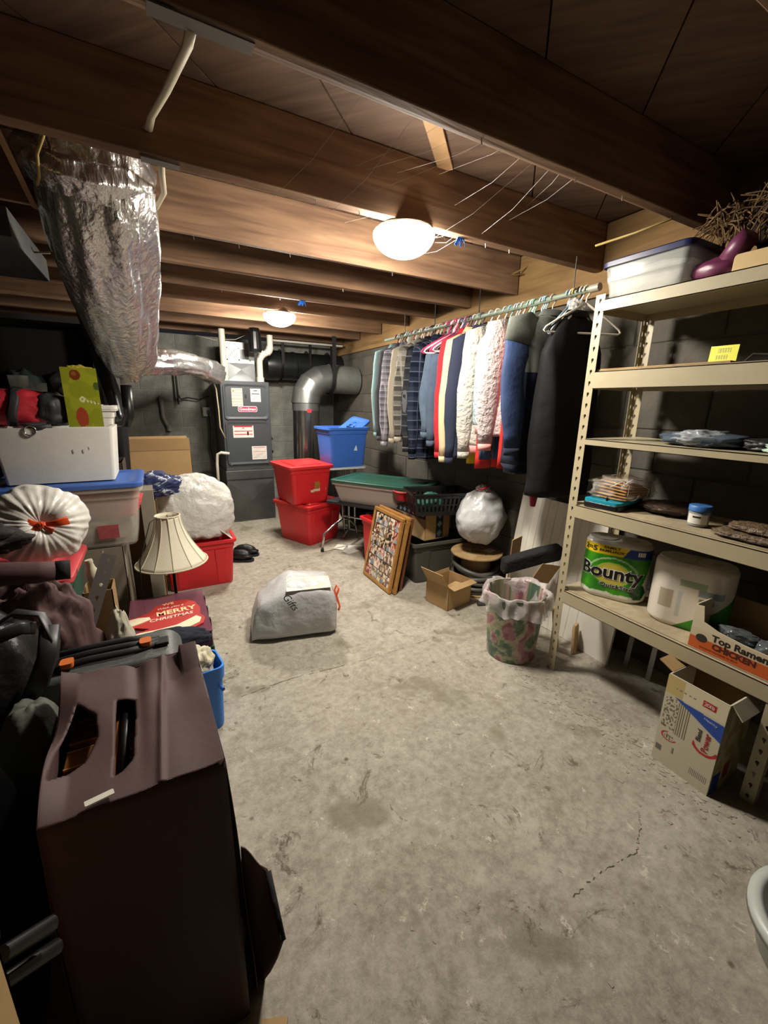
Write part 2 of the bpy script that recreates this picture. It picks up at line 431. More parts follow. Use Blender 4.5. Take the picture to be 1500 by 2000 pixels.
# cobwebs
wb = B(); random.seed(5)
for k in range(34):
    x = random.uniform(.9, 1.35); a = Vector((x, 1.73, random.uniform(2.1, 2.3))); c = a+Vector((random.uniform(-.25, .25), random.uniform(.1, .35), random.uniform(-.05, .05)))
    if c.z > 2.3: c.z = 2.3
    mid = (a+c)/2+Vector((0, 0, -.02)); wb.tube([a, mid, c], .0004, 3)
for k in range(12):
    a = Vector((random.uniform(.5, 1.5), 1.13, random.uniform(2.1, 2.3))); c = a+Vector((random.uniform(-.3, .3), .55, random.uniform(-.1, .05)))
    wb.tube([a, (a+c)/2+Vector((0, 0, -.02)), c], .0004, 3)
g = obj('cobweb', wb, mat('cobweb_silk', '#b8b4ac', .8), ceiling); g['kind'] = 'stuff'

# ================================================================ LIGHTS
dome_m = bpy.data.materials.new('lit_glass_dome'); dome_m.use_nodes = True
_n, _l = nt(dome_m); _n['Principled BSDF'].inputs['Emission Color'].default_value = (1, .92, .80, 1)
_n['Principled BSDF'].inputs['Emission Strength'].default_value = LAMP_POWER; _n['Principled BSDF'].inputs['Base Color'].default_value = (.9, .88, .84, 1)
tape_m = mat('blue_tape', '#2f7fd6', .6)
def ceiling_light(loc, label):
    t = thing('ceiling_light', label, 'ceiling light', loc, group='dome lights under the joists')
    obj('base_pan', B().lathe([(.10, .0), (.128, .0), (.132, -.014), (.11, -.018)], 40), mat('white_enamel', '#d8d4c8', .4), t, smooth=True)
    prof = [(.134*math.cos(a), -.016-.088*math.sin(a)) for a in [i*PI/2/12 for i in range(13)]]; prof[-1] = (.002, -.104)
    obj('glass_dome', B().lathe([(.132, -.010)]+prof, 40), dome_m, t, smooth='all')
    return t
ceiling_light((1.045, 1.775, 2.0965), 'glowing white dome light, the larger and nearer of the two ceiling lights')
ceiling_light((1.045, 3.84, 2.0965), 'glowing white dome light farther back, in front of the furnace')
for p, l in (((1.30, 1.712, 2.099), 'scrap of blue tape on a joist beside the nearer dome light'), ((1.06, 3.282, 2.099), 'scrap of blue tape hanging above the farther dome light')):
    b = B()
    for k in range(3):
        a = k*1.1; b.loft([[(-.012+.01*k, -.006, 0), (.012+.01*k, .006, 0)], [(-.02+.02*k, -.008, -.015), (.006+.015*k, .01, -.014)], [(-.03+.03*k, -.004, -.034), (-.01+.026*k, .006, -.036)]], closed=False, cap0=False, cap1=False)
    tag(obj('tape_scrap', b, tape_m, loc=p, solid=.0008), l, 'tape')
# ================================================================ shared materials
galv = mat('galvanised_steel', '#9a9d9c', .34, .85, var=.25, vs=3)
galv_d = mat('dull_sheet_steel', '#5e6060', .45, .7, var=.3, vs=3)
foil = mat('crinkled_foil', '#d4d4d2', .26, .9, bump=.9, bs=34, var=.08, vs=6, stretch=(1, 1, .28))
pvc = mat('white_pvc', '#cfcabc', .4)
blackp = mat('black_plastic', '#111214', .35)
darkp = mat('dark_wrap', '#16181b', .4, var=.3)
redp = mat('red_plastic', '#c8242a', .38)
redp2 = mat('red_plastic_lid', '#cf2a2e', .38)
bluep = mat('blue_plastic', '#3d6bc2', .38)
chrome = mat('chrome', '#c8c8c8', .18, .95)
clearp = mat('clear_plastic', '#d9dcd8', .18, alpha=.32)
white_bag = mat('white_bag_film', '#cfcdc6', .38, bump=.5, bs=16)
thinbag = mat('translucent_bag', '#c2c3c4', .28, bump=.6, bs=14, alpha=.93)
card = mat('cardboard', '#a98a5e', .85, var=.12, vs=5)
card_d = mat('cardboard_dark', '#8d7048', .85, var=.15, vs=5)
shelf_m = mat('beige_enamel', '#aca184', .45, var=.08, vs=4)
black_cloth = mat('black_cloth', '#0c0c0f', .85, bump=.4, bs=30)
paper_m = mat('paper', '#dad6cc', .8)
white_p = mat('white_plastic', '#d6d3ca', .4)
rubber = mat('rubber', '#1a1a1a', .7)

# ================================================================ FURNACE CORNER
fur_m = mat('charcoal_enamel', '#3a4045', .42, bump=.05, bs=60)
t = thing('furnace', 'charcoal steel furnace cabinet with warning stickers, against the rear wall', 'furnace', (.92, 4.9, 0))
obj('cabinet', B().box((-.26, 0, .64), (.26, .68, 1.575)), fur_m, t, bevel=.006)
obj('blower_base', B().box((-.265, .0, 0), (.265, .68, .50)).box((-.268, -.012, .50), (.268, .68, .60)).box((-.258, .006, .60), (.258, .67, .64)), galv_d, t, bevel=.004)
xb = B()                                                       # cross-broken base panel
xb.add([(-.25, -.002, .03), (.25, -.002, .03), (.25, -.002, .48), (-.25, -.002, .48), (0, -.02, .25)], [(0, 1, 4), (1, 2, 4), (2, 3, 4), (3, 0, 4)])
obj('base_panel', xb, galv_d, t)
for nm, z0, z1, ly in (('upper_door', 1.17, 1.545, 0), ('lower_door', .67, 1.145, 0)):
    b = B(); R_ = lambda e, y: [Vector((p.x, y, p.y+(z0+z1)/2)) for p in b.rrect(.47-e, z1-z0-e, .03, 0)]
    b.loft([R_(0, 0), R_(0, -.014), R_(.025, -.014), R_(.05, -.006), R_(.052, -.006)]); d = obj(nm, b, fur_m, t, smooth=30)
    for sx in (-.2, .2):
        obj('screw', B().tube([(sx, -.010, z0+.002), (sx, -.019, z0+.002)], .007, 8), chrome, d)
    obj('latch_slot', B().box((-.012, -.008, z1-.15), (.006, -.0055, z1-.11)), blackp, d)
def sticker(x0, x1, z1, z0, fn, name='warning_sticker', label=None):
    M = frame3(((x0+x1)/2-.92, -.0065, (z0+z1)/2), (1, 0, 0), (0, 0, 1)); decal(name, x1-x0, z1-z0, M, fn, t, 30, 44, label=label)
W_ = (.86, .84, .82)
def lines(u, v, k, col, base=W_, m=.06):
    if u < m or u > 1-m or v < m or v > 1-m: return base
    return col if (int(v*k*2) % 2 == 0 and math.sin(u*90+int(v*k)*7) > -.65) else base
random.seed(3)
sticker(.77, .885, 1.50, 1.31, lambda u, v: (.25, .12, .05) if (.12 < u < .22 and .8 < v < .88) else ((.75, .45, .3) if abs((v*6) % 1-.5) < .09 else lines(u, v, 14, (.8, .7, .62), (.88, .80, .74))), label='cream sticker with orange print')
sticker(.97, 1.08, 1.50, 1.36, lambda u, v: (.2, .2, .22) if (abs(v-.62) < .035 and .1 < u < .9) or (abs(v-.84) < .04 and .3 < u < .7) else lines(u, v, 9, (.62, .62, .64)), label='white sticker with black print')
sticker(.76, .98, 1.10, .97, lambda u, v: (.7, .15, .2) if (v > .88 or abs(v-.55) < .035 or abs(v-.28) < .035) and .04 < u < .96 else ((.3, .2, .2) if abs(u-.5) < .04 and abs(v-.8) < .04 else lines(u, v, 10, (.84, .7, .7))), label='white sticker with red rules')
sticker(.95, 1.115, .87, .72, lambda u, v: (.7, .35, .3) if (abs(v-.9) < .03 or abs(v-.58) < .03) and .08 < u < .92 else lines(u, v, 9, (.68, .66, .62)), label='white sticker at the lower right')
b = B(); bd = [Vector((p.x+.01, -.014, p.y+1.28)) for p in B().rrect(.205, .062, .018, 0)]; b.loft([[p+Vector((0, .01, 0)) for p in bd], bd]); bd_o = obj('badge', b, mat('badge_white', '#e8d4da', .4), t)
b = B(); bd = [Vector((p.x+.01, -.0155, p.y+1.28)) for p in B().rrect(.193, .05, .014, 0)]; b.loft([[p+Vector((0, .003, 0)) for p in bd], bd]); obj('badge_field', b, mat('badge_crimson', '#a81644', .4), bd_o)
text('badge_lettering', 'Goodman', .044, frame3((.01, -.0165, 1.28), (1, 0, 0), (0, 0, 1)), mat('badge_letters', '#f0dfe4', .4), bd_o, bold=.0008)
for z in (.93, .78): obj('side_clamp', B().box((.262, .05, z), (.285, .09, z+.03)), blackp, t)
# supply plenum above
t = thing('supply_plenum', 'bright galvanised air plenum with a mesh window, standing on the furnace', 'duct', (.92, 5.1, 1.577))
obj('sheet_box', B().box((-.15, 0, 0), (.16, .45, .42)), galv, t, bevel=.003)
xb = B(); xb.add([(-.14, -.002, .005), (.15, -.002, .005), (.15, -.002, .20), (-.14, -.002, .20), (0, -.03, .13)], [(0, 1, 4), (1, 2, 4), (2, 3, 4), (3, 0, 4)])
obj('cross_broken_panel', xb, mat('bright_tin', '#c5c9cc', .3, .7), t)
for s0, s1 in ((-.125, -.02), (.0, .10)):
    f_ = obj('mesh_window', B().box((s0, -.006, .24), (s1, 0, .345)), mat('window_dark', '#3c4043', .5), t)
    b = B()
    for i in range(9): x = s0+(s1-s0)*(i+.5)/9; b.box((x-.0012, -.009, .24), (x+.0012, -.006, .345))
    obj('mesh', b, galv, f_)
obj('window_trim', B().box((-.14, -.008, .345), (.115, 0, .36)).box((-.14, -.008, .225), (.115, 0, .24)).box((-.14, -.008, .225), (-.125, 0, .36)).box((-.02, -.008, .225), (0, 0, .36)).box((.10, -.008, .225), (.115, 0, .36)), galv, t)
# pvc vents
b = B().tube([(0, 0, 0), (0, 0, .52)], .033, 16).tube([(0, 0, 0), (0, 0, .05)], .039, 16)
tag(obj('vent_pipe', b, pvc, loc=(.725, 4.97, 1.577), smooth=True), 'straight white plastic vent pipe rising from the left of the furnace', 'pipe')
def bend(c, r, a0, a1, n=6, pl='xz'): return arc(c, r, a0, a1, n, pl)
pts = [(0, 0, 0), (0, 0, .20), (.005, 0, .25), (.03, 0, .29), (.08, 0, .31), (.11, 0, .335), (.125, 0, .38), (.125, 0, .50)]
t = thing('vent_pipe', 'offset white plastic vent pipe with two elbows, right of the furnace top', 'pipe', (1.105, 4.97, 1.577))
obj('pipe', B().tube(pts, .033, 16), pvc, t, smooth=True)
obj('elbow', B().tube(pts[2:4]+[(.055, 0, .30)], .04, 16), pvc, t, smooth=True); obj('elbow', B().tube([(.085, 0, .31)]+pts[5:7], .04, 16), pvc, t, smooth=True)
obj('coupling', B().tube([(0, 0, 0), (0, 0, .05)], .041, 16), pvc, t, smooth=True)
tag(obj('black_vent_boot', B().lathe([(.06, .0), (.07, .03), (.065, .2), (.05, .24)], 16), blackp, loc=(1.03, 4.80, 1.87)), 'black boot hanging under the joist left of the white elbow pipe', 'pipe')
# return duct along the back wall
b = B(); n = 20
def ring_x(x, r, ys=1, zs=1): return [Vector((x, r*ys*math.cos(2*PI*i/n), r*zs*math.sin(2*PI*i/n))) for i in range(n)]
b.loft([ring_x(0, .17), ring_x(.02, .175), ring_x(.16, .175), ring_x(.17, .165), ring_x(.32, .165), ring_x(.33, .172), ring_x(.36, .172), ring_x(.37, .165), ring_x(.98, .165)])
t = thing('wrapped_duct', 'dark wrapped round duct running along the rear wall under the joists', 'duct', (1.27, 5.42, 1.80))
obj('tube', b, mat('dark_duct_wrap', '#2a2d2f', .35, .5, var=.3), t, smooth=30)
for x in (.18, .52, .8): obj('hanger_strap', B().tube([(x, .175*math.cos(a), .175*math.sin(a)) for a in [i*PI/10 for i in range(21)]], (.002, .018), 4, flat=(1, 0, 0)).box((x-.018, -.178, 0), (x+.018, -.172, .28)), blackp, t)
# elbow duct with vertical riser
t = thing('elbow_duct', 'galvanised duct with a segmented elbow, right of the furnace', 'duct', (1.57, 4.86, 0))
def ring(c, r, tdir, ref=(0, 1, 0)):
    tdir = Vector(tdir).normalized(); a = Vector(ref); b2 = tdir.cross(a).normalized()
    return [Vector(c)+a*r*math.cos(2*PI*i/n)+b2*r*math.sin(2*PI*i/n) for i in range(n)]
obj('riser', B().loft([ring((0, 0, .02), .155, (.02, 0, 1)), ring((.02, 0, 1.33), .155, (.02, 0, 1))]), mat('shiny_galvanised', '#8f918e', .2, .95, var=.2, vs=2), t, smooth=30)
obj('crimp_collar', B().loft([ring((.02, 0, 1.27), .161, (0, 0, 1)), ring((.02, 0, 1.36), .161, (0, 0, 1))]), galv, t, smooth=30)
C_ = Vector((.30, 0, 1.36)); R0 = .28; prev = None
for k in range(4):
    a0, a1 = PI-k*PI/8, PI-(k+1)*PI/8
    def rr(a): return ring(C_+Vector((math.cos(a)*R0, 0, math.sin(a)*R0)), .172-.004*k, (math.sin(a), 0, -math.cos(a)))
    obj('elbow_gore', B().loft([rr(a0), rr(a1)]), galv, t, smooth=30)
obj('cross_duct', B().loft([ring((.30, 0, 1.64), .165, (1, 0, 0)), ring((.66, 0, 1.63), .165, (1, 0, 0))]), mat('duct_grey', '#868984', .45, .5, var=.2), t, smooth=30)
obj('strap', B().loft([ring((.29, 0, 1.64), .176, (1, 0, 0)), ring((.335, 0, 1.64), .176, (1, 0, 0))], cap0=False, cap1=False).box((.29, -.18, 1.64), (.335, -.172, 2.09)), mat('black_strap', '#17181a', .5), t, smooth=30)
obj('tag', B().box((-.02, -.166, 1.25), (.03, -.163, 1.29)), mat('red_tag', '#c0343a', .5), t)
tag(obj('conduit', B().tube([(1.32, 5.2, 2.06), (2.2, 5.2, 2.06)], .012, 8), pvc, smooth=True), 'thin white conduit running above the wrapped duct', 'pipe')
# plumbing on the back wall
b = B().tube([(.02, 0, .38), (.02, 0, .14), (.05, 0, .06), (.075, 0, .0)], [.022, .022, .022, .02], 12).tube([(.02, 0, .3), (.02, 0, .36)], .028, 12).tube([(.07, 0, -.02), (.075, 0, .05)], .03, 12)
tag(obj('drain_pipe', b, mat('grey_pipe', '#8b8982', .5), loc=P(318, 838, y=5.58), smooth=True), 'grey pipe with a valve low end on the block wall above the cardboard box', 'pipe')
b = B().tube([(0, 0, .42), (0, 0, 0)], .012, 10).tube([(0, 0, .12), (.03, 0, .06), (.1, 0, .08), (.22, 0, .06), (.34, 0, .10)], .008, 8)
tag(obj('copper_pipe', b, mat('dark_pipe', '#2e2b28', .5, .4), loc=P(349, 790, y=5.58), smooth=True), 'dark thin pipe with a side branch on the block wall', 'pipe')
t = thing('outlet_box', 'small white outlet box with a black cord on the block wall', 'outlet', P(403, 805, y=5.62))
obj('box', B().box((-.045, -.05, -.05), (.045, .02, .06)), mat('outlet_white', '#b9bab5', .5), t, bevel=.006)
obj('plug', B().box((.0, -.085, -.02), (.03, -.05, .02)), blackp, t)
obj('cord', B().tube([(.015, -.08, -.02), (.02, -.09, -.2), (0, -.08, -.4), (.02, -.09, -.55), (.10, -.1, -.72), (.16, -.1, -.8)], .006, 6), blackp, t, smooth='all')
b = B().tube([P(400, 745, y=4.95), P(412, 735, y=4.92), P(422, 760, y=4.9), P(427, 800, y=4.9), P(430, 835, y=4.9), P(440, 856, y=4.9)], .008, 8)
tag(obj('gas_line', b, mat('yellowed_tube', '#a89f86', .5), smooth='all'), 'thin curved gas line hanging left of the furnace', 'pipe')
b = B().tube([P(448, 886, y=4.85), P(432, 884, y=4.85), P(425, 887, y=4.86), P(424, 905, y=4.88), P(430, 990, y=4.9)], .016, 10)
tag(obj('condensate_pipe', b, pvc, smooth='all'), 'small white plastic drain pipe with an elbow beside the furnace side', 'pipe')
# things standing in the dark left of the furnace
b = B().lathe([(.10, 0), (.12, .05), (.11, .35), (.09, .42), (.04, .46)], 18)
tag(obj('black_canister', b, blackp, loc=(.42, 5.25, 0), smooth=True), 'black canister standing on the floor left of the furnace', 'canister')

# foil wrapped main duct
def crinkle(path, radii, seed, nu=72, seg=100, amp=.012, squash=1.0):
    pts = []; rs = []
    # catmull-rom
    Pn = [Vector(p) for p in path]
    for i in range(seg+1):
        s_ = i/seg*(len(Pn)-1); k = min(int(s_), len(Pn)-2); t_ = s_-k
        p0, p1, p2, p3 = Pn[max(k-1, 0)], Pn[k], Pn[k+1], Pn[min(k+2, len(Pn)-1)]
        pts.append(.5*((2*p1)+(-p0+p2)*t_+(2*p0-5*p1+4*p2-p3)*t_*t_+(-p0+3*p1-3*p2+p3)*t_**3))
        r0, r1 = radii[k], radii[k+1]; tt = t_*t_*(3-2*t_); rs.append(r0+(r1-r0)*tt)
    rings = []; prev = Vector((1, 0, 0))
    for i, p in enumerate(pts):
        t_ = (pts[min(i+1, seg)]-pts[max(i-1, 0)]).normalized(); a = (prev-t_*prev.dot(t_)).normalized(); prev = a; b2 = t_.cross(a)
        ring_ = []
        for j in range(nu):
            th = 2*PI*j/nu; d = a*math.cos(th)+b2*math.sin(th)*squash
            q_ = Vector((math.cos(th)*2.4, math.sin(th)*2.4, i*.05))
            k1 = noise.noise(q_+Vector((seed, 0, 0))); k2 = noise.noise(Vector((math.cos(th)*9, math.sin(th)*9, i*.045))+Vector((0, seed, 0)))
            k3 = abs(noise.noise(Vector((math.cos(th)*5, math.sin(th)*7, i*.09))+Vector((seed, 3, 1))))
            ring_.append(p+d*(rs[i]+amp*(1.4*k1+.8*k2-1.1*k3)))
        rings.append(ring_)
    return B().loft(rings)
t = thing('foil_duct', 'large crinkled silver foil insulated duct dropping from between the joists', 'duct', (-.1, 2.0, 2.1))
def rel(p): return tuple(Vector(p)-Vector((-.1, 2.0, 2.1)))
main = [(-.09, 2.02, 2.325), (-.09, 2.03, 2.20), (-.095, 2.12, 2.06), (-.10, 2.42, 1.93), (-.10, 2.78, 1.80), (-.10, 3.10, 1.68), (-.10, 3.34, 1.60)]
obj('foil_sleeve', crinkle([rel(p) for p in main], [.155, .18, .185, .195, .185, .16, .135], 2.0, amp=.016), foil, t, smooth='all')
obj('taped_collar', crinkle([rel(p) for p in ((-.11, 2.0, 2.21), (-.11, 2.03, 2.17), (-.112, 2.07, 2.11))], [.185, .215, .185], 8.0, seg=24, amp=.016), foil, t, smooth='all')
obj('insulation', crinkle([rel(p) for p in ((-.11, 2.0, 2.333), (-.11, 2.01, 2.25))], [.165, .18], 5.0, seg=14, amp=.02), mat('pink_fibreglass', '#a86a64', .95, var=.3, vs=20), t, smooth='all')
t = thing('foil_branch_duct', 'narrow silver foil flexible duct branching right towards the furnace', 'duct', (0, 3.3, 1.62))
br = [(-.03, 3.30, 1.60), (.10, 3.55, 1.63), (.28, 4.0, 1.66), (.44, 4.4, 1.66), (.56, 4.68, 1.65)]
B0 = Vector((0, 3.3, 1.62))
obj('foil_sleeve', crinkle([Vector(p)-B0 for p in br], [.075, .095, .09, .09, .075], 4.0, nu=48, seg=90, amp=.014), foil, t, smooth='all')
obj('end_collar', crinkle([Vector(p)-B0 for p in (br[3], br[4], (.60, 4.76, 1.64))], [.10, .11, .12], 6.0, nu=40, seg=14, amp=.016), foil, t, smooth='all')
# flat steel duct above left
tag(obj('flat_duct', B().box((-1.2, 2.36, 1.98), (-.42, 3.1, 2.09)), galv_d, bevel=.004), 'flat grey sheet metal duct under the joists at the far left', 'duct')
# black drain pipes and trap
b = B().tube([P(190, 640, y=3.45), P(210, 740, y=3.45), P(228, 808, y=3.42), P(234, 826, y=3.38), P(246, 826, y=3.34), P(252, 812, y=3.34), P(246, 752, y=3.34)], .034, 12)
tag(obj('drain_trap', b, blackp, smooth='all'), 'black plastic drain pipe with a U shaped trap under the foil duct', 'pipe')
o = tag(obj('pipe_cap', B().lathe([(.03, 0), (.032, .01), (.03, .05), (.02, .055)], 14), pvc, loc=P(246, 750, y=3.34), smooth=True), 'white cap on the upright end of the black drain trap', 'pipe cap')
b = B().tube([P(150, 560, y=3.6), P(195, 700, y=3.6), P(232, 800, y=3.6), P(245, 960, y=3.7), P(250, 1090, y=3.75), (P(250, 1090, y=3.75).x, 3.75, .01)], .05, 12)
tag(obj('soil_pipe', b, mat('black_iron', '#121315', .45), smooth='all'), 'thick black sloping pipe behind the U shaped trap', 'pipe')
# house cables
cw = mat('white_cable', '#b3aa92', .5); cy = mat('yellow_cable', '#a08c50', .5)
def cable(pts, m, label, r=.006, flat=None):
    tag(obj('electric_cable', B().tube(pts, (r*1.5, r*.8) if flat else r, 8, flat=flat), m, smooth='all'), label, 'cable')
cable([(.15, 1.125, 2.095), (.15, 1.20, 2.11), (.115, 1.42, 2.13), (.085, 1.60, 2.155), (.08, 1.682, 2.162), (.07, 1.687, 2.17)], cw, 'thick white cable spanning the first bay between the nearest two joists', .0075, (1, 0, 0))
cable([(.11, 1.735, 2.125), (.115, 1.85, 2.12), (.125, 2.0, 2.12), (.10, 2.18, 2.125), (.075, 2.305, 2.15)], cw, 'short white cable curving beside the top of the foil duct', .0065, (1, 0, 0))
cable([P(85, 262, y=1.75), P(72, 300, y=1.82), P(76, 345, y=1.9), P(72, 360, y=1.95)], cy, 'yellowish cable hanging left of the foil duct collar', .005)
cable([P(-40, 495, y=2.78), P(20, 492, y=2.78), P(98, 494, y=2.78)], cw, 'white cable running under the joists left of the foil duct', .005)
cable([P(1060, 503, y=2.24), P(1030, 520, y=2.25), P(1000, 536, y=2.27), P(1040, 536, y=2.27), P(1080, 523, y=2.26), P(1100, 513, y=2.24)], cy, 'yellow cable making a sharp bend beside the near end of the clothes rod', .0045)
cable([P(1163, 480, z=2.075), P(1240, 455, z=2.08), P(1312, 427, z=2.085)], cy, 'yellow cable stretched above the clear box on the top shelf', .005)
cable([P(383, 655, y=5.0), P(420, 664, y=5.0), P(460, 663, y=5.0), P(478, 655, y=5.0)], cw, 'thin white wire sagging over the furnace', .003)

# ================================================================ TOTES
def tote_body(w_, d, h, taper=.86, wall_t=.004, rim=.018, rim_h=.022, r=.03):
    b = B(); Rr = lambda k, z, e=0, rr=r: b.rrect(w_*k+e, d*k+e, rr, z, 4)
    k = lambda z: taper+(1-taper)*z/h
    hs = [0, .012, h*.33, h*.66, h-rim_h-.045, h-rim_h-.04, h-rim_h]
    rings = [Rr(k(0)*.97, 0)]+[Rr(k(z), z, (.012 if z > h-rim_h-.043 else 0)) for z in hs[1:]]
    rings += [Rr(k(h), h-rim_h, rim*2), Rr(k(h), h, rim*2), Rr(k(h), h, -.002), Rr(k(h), h-.02, -wall_t*2), Rr(k(.01), .012, -wall_t*2)]
    return b.loft(rings)
def tote_lid(w_, d, th=.03, r=.035, dome=.012):
    b = B(); Rr = lambda e, z, rr=r: b.rrect(w_+e, d+e, rr, z, 4)
    return b.loft([Rr(.03, -.012), Rr(.046, -.012), Rr(.046, .006), Rr(.03, .012), Rr(-.03, .012), Rr(-.05, .004), Rr(-.12, .004), Rr(-.13, .004+dome), Rr(-.3, .006+dome)])
def tote(name, label, loc, rz, w_, d, h, m, lid=None, group=None, taper=.86, cat='storage tote', ribs=True, part='tub'):
    t = thing(name, label, cat, loc, rz, group)
    tb = obj(part, tote_body(w_, d, h, taper), m, t, smooth=40)
    if ribs:
        for sx in (-1, 1):                                       # moulded vertical ribs on the long sides
            for sy in (-1, 1):
                x = sx*w_*.28; k0, k1 = taper*.985, taper+(1-taper)*.8
                b = B().loft([[Vector((x-.03, sy*(d*k0/2-.004), .02)), Vector((x+.03, sy*(d*k0/2-.004), .02)), Vector((x+.025, sy*(d*k0/2+.006), .02)), Vector((x-.025, sy*(d*k0/2+.006), .02))],
                              [Vector((x-.04, sy*(d*k1/2-.004), h*.8)), Vector((x+.04, sy*(d*k1/2-.004), h*.8)), Vector((x+.035, sy*(d*k1/2+.008), h*.8)), Vector((x-.035, sy*(d*k1/2+.008), h*.8))]])
                obj('rib', b, m, t)
    if lid: obj('lid', tote_lid(w_, d), lid, t, loc=(0, 0, h), smooth=40)
    return t
# stacked red totes by the furnace
tote('storage_tote', 'red storage tote at the bottom of the stack right of the furnace', (1.31, 4.0, 0), .42, .46, .50, .40, redp, redp2, 'red storage totes')
t = tote('storage_tote', 'red storage tote on top of the stack, with a torn sticker', (1.24, 3.99, .418), .12, .42, .48, .36, redp, redp2, 'red storage totes')
M = frame3((.07, -.222, .15), (1, 0, .0), (0, -.06, 1))
decal('torn_sticker', .16, .12, M, lambda u, v: (.55, .42, .16) if v > .45 and .25 < u < .65 else ((.78, .72, .62) if abs(v-.25-.15*u) < .10 else (.72, .14, .16)), t, 20, 16)
# bright folding stand under the blue tote
t = thing('folding_stand', 'folding stand with white rim and chrome posts, holding the blue tote', 'stand', (1.73, 3.93, 0), .0)
b = B(); b.loft([b.rrect(.38, .32, .03, .728, c=(-.08, 0)), b.rrect(.40, .34, .03, .731, c=(-.08, 0)), b.rrect(.40, .34, .03, .748, c=(-.08, 0)), b.rrect(.38, .32, .03, .750, c=(-.08, 0))]); obj('top', b, mat('stand_white', '#c9cacb', .35), t, smooth=True)
for sx in (-.06, .0, .07): obj('post', B().tube([(sx, .02, .73), (sx+.01, .02, .04)], .013, 10), chrome, t, smooth=True)
obj('foot_bar', B().tube([(-.12, -.13, .014), (.0, .02, .05), (.16, .16, .014)], .014, 10).tube([(-.11, .16, .014), (.0, .02, .05), (.17, -.12, .014)], .014, 10), chrome, t, smooth='all')
t = tote('storage_tote', 'open blue storage tote on a stand in front of the elbow duct', (1.645, 3.92, .752), .06, .42, .34, .385, bluep, None)
obj('loose_lid', tote_lid(.30, .22, dome=.004), bluep, t, loc=(.13, .05, .37), rot=(.15, -.55, .2), smooth=40)
b = B(); b.slab([(.05, -.164, .16), (.09, -.166, .16), (.075, -.168, .215)], .0008); obj('triangle_mark', b, mat('mark_white', '#d6dbe4', .5), t)

# table carrying the long clear box
t = thing('folding_table', 'folding table with curved chrome legs, dark top, under the long clear box', 'table', (1.76, 3.25, 0), -1.02)
obj('table_top', B().box((-.46, -.24, .475), (.40, .22, .499)), mat('table_dark', '#1c1d22', .5), t, bevel=.005)
for x in (-.44, .33):
    obj('leg', B().tube([(x, 0, .47), (x, 0, .30), (x, -.01, .27), (x-.02, -.10, .24), (x-.05, -.24, .17), (x-.05, -.27, .012)], .011, 8).tube([(x, 0, .30), (x, .01, .27), (x, .10, .24), (x, .22, .15), (x, .25, .012)], .011, 8), chrome, t, smooth='all')
obj('cross_rail', B().tube([(-.44, 0, .30), (.33, 0, .30)], .008, 8), chrome, t)
for x in (-.49, .28): obj('foot_cap', B().lathe([(.014, 0), (.017, .002), (.015, .03)], 8), rubber, t, loc=(x, -.27, 0))
t = thing('under_bed_box', 'long clear under-bed box with a green lid and pinkish contents, on the folding table', 'storage box', (1.77, 3.22, .501), -.98)
obj('tub', tote_body(.84, .42, .18, .9), mat('cloudy_plastic', '#b7a9a0', .25, alpha=.55), t, smooth=40)
obj('lid', tote_lid(.84, .43, dome=.004), mat('dark_green_lid', '#1c4a3c', .4), t, loc=(0, 0, .193), smooth=40)
obj('contents', B().blob((0, 0, .075), (.34, .17, .07), 3, .2, 3, pw=.7), mat('mixed_pink_stuff', '#a08078', .9, var=.5, vs=12), t, smooth='all')
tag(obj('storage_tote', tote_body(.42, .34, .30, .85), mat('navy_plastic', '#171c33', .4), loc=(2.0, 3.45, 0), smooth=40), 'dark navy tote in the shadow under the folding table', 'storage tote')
t = tote('storage_tote', 'open red tote on the floor behind the leaning picture frames', (1.64, 3.04, 0), .1, .26, .24, .42, redp, None, 'red storage totes')
# stuff behind under the clothes
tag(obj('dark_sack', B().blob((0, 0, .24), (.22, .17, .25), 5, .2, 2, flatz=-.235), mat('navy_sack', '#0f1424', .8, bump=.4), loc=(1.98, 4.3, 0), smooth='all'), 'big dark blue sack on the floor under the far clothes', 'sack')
tag(obj('red_basket', B().lathe([(.085, 0), (.11, .07), (.117, .07), (.12, .075), (.11, .08), (.10, .07), (.08, .005)], 24), mat('red_rubber', '#b3252f', .4), loc=(1.78, 2.86, .60), smooth=True), 'small red bowl between the clear box and the black basket', 'bowl')
# papers
for i, (x, y, a) in enumerate(((1.52, 3.42, .3), (1.60, 3.5, -.4), (1.47, 3.56, .9))):
    tag(obj('loose_paper', B().add([(-.07, -.05, .001), (.07, -.05, .001), (.07, .05, .004), (-.07, .05, .006)], [(0, 1, 2, 3)]), paper_m, loc=(x, y, .0012*(i+1)), rot=(0, 0, a), solid=.0008), ('white sheet of paper on the floor nearest the table leg', 'white sheet of paper on the floor, the farthest right under the table', 'white sheet of paper on the floor, the farthest back under the table')[i], 'paper', 'papers on the floor under the table')

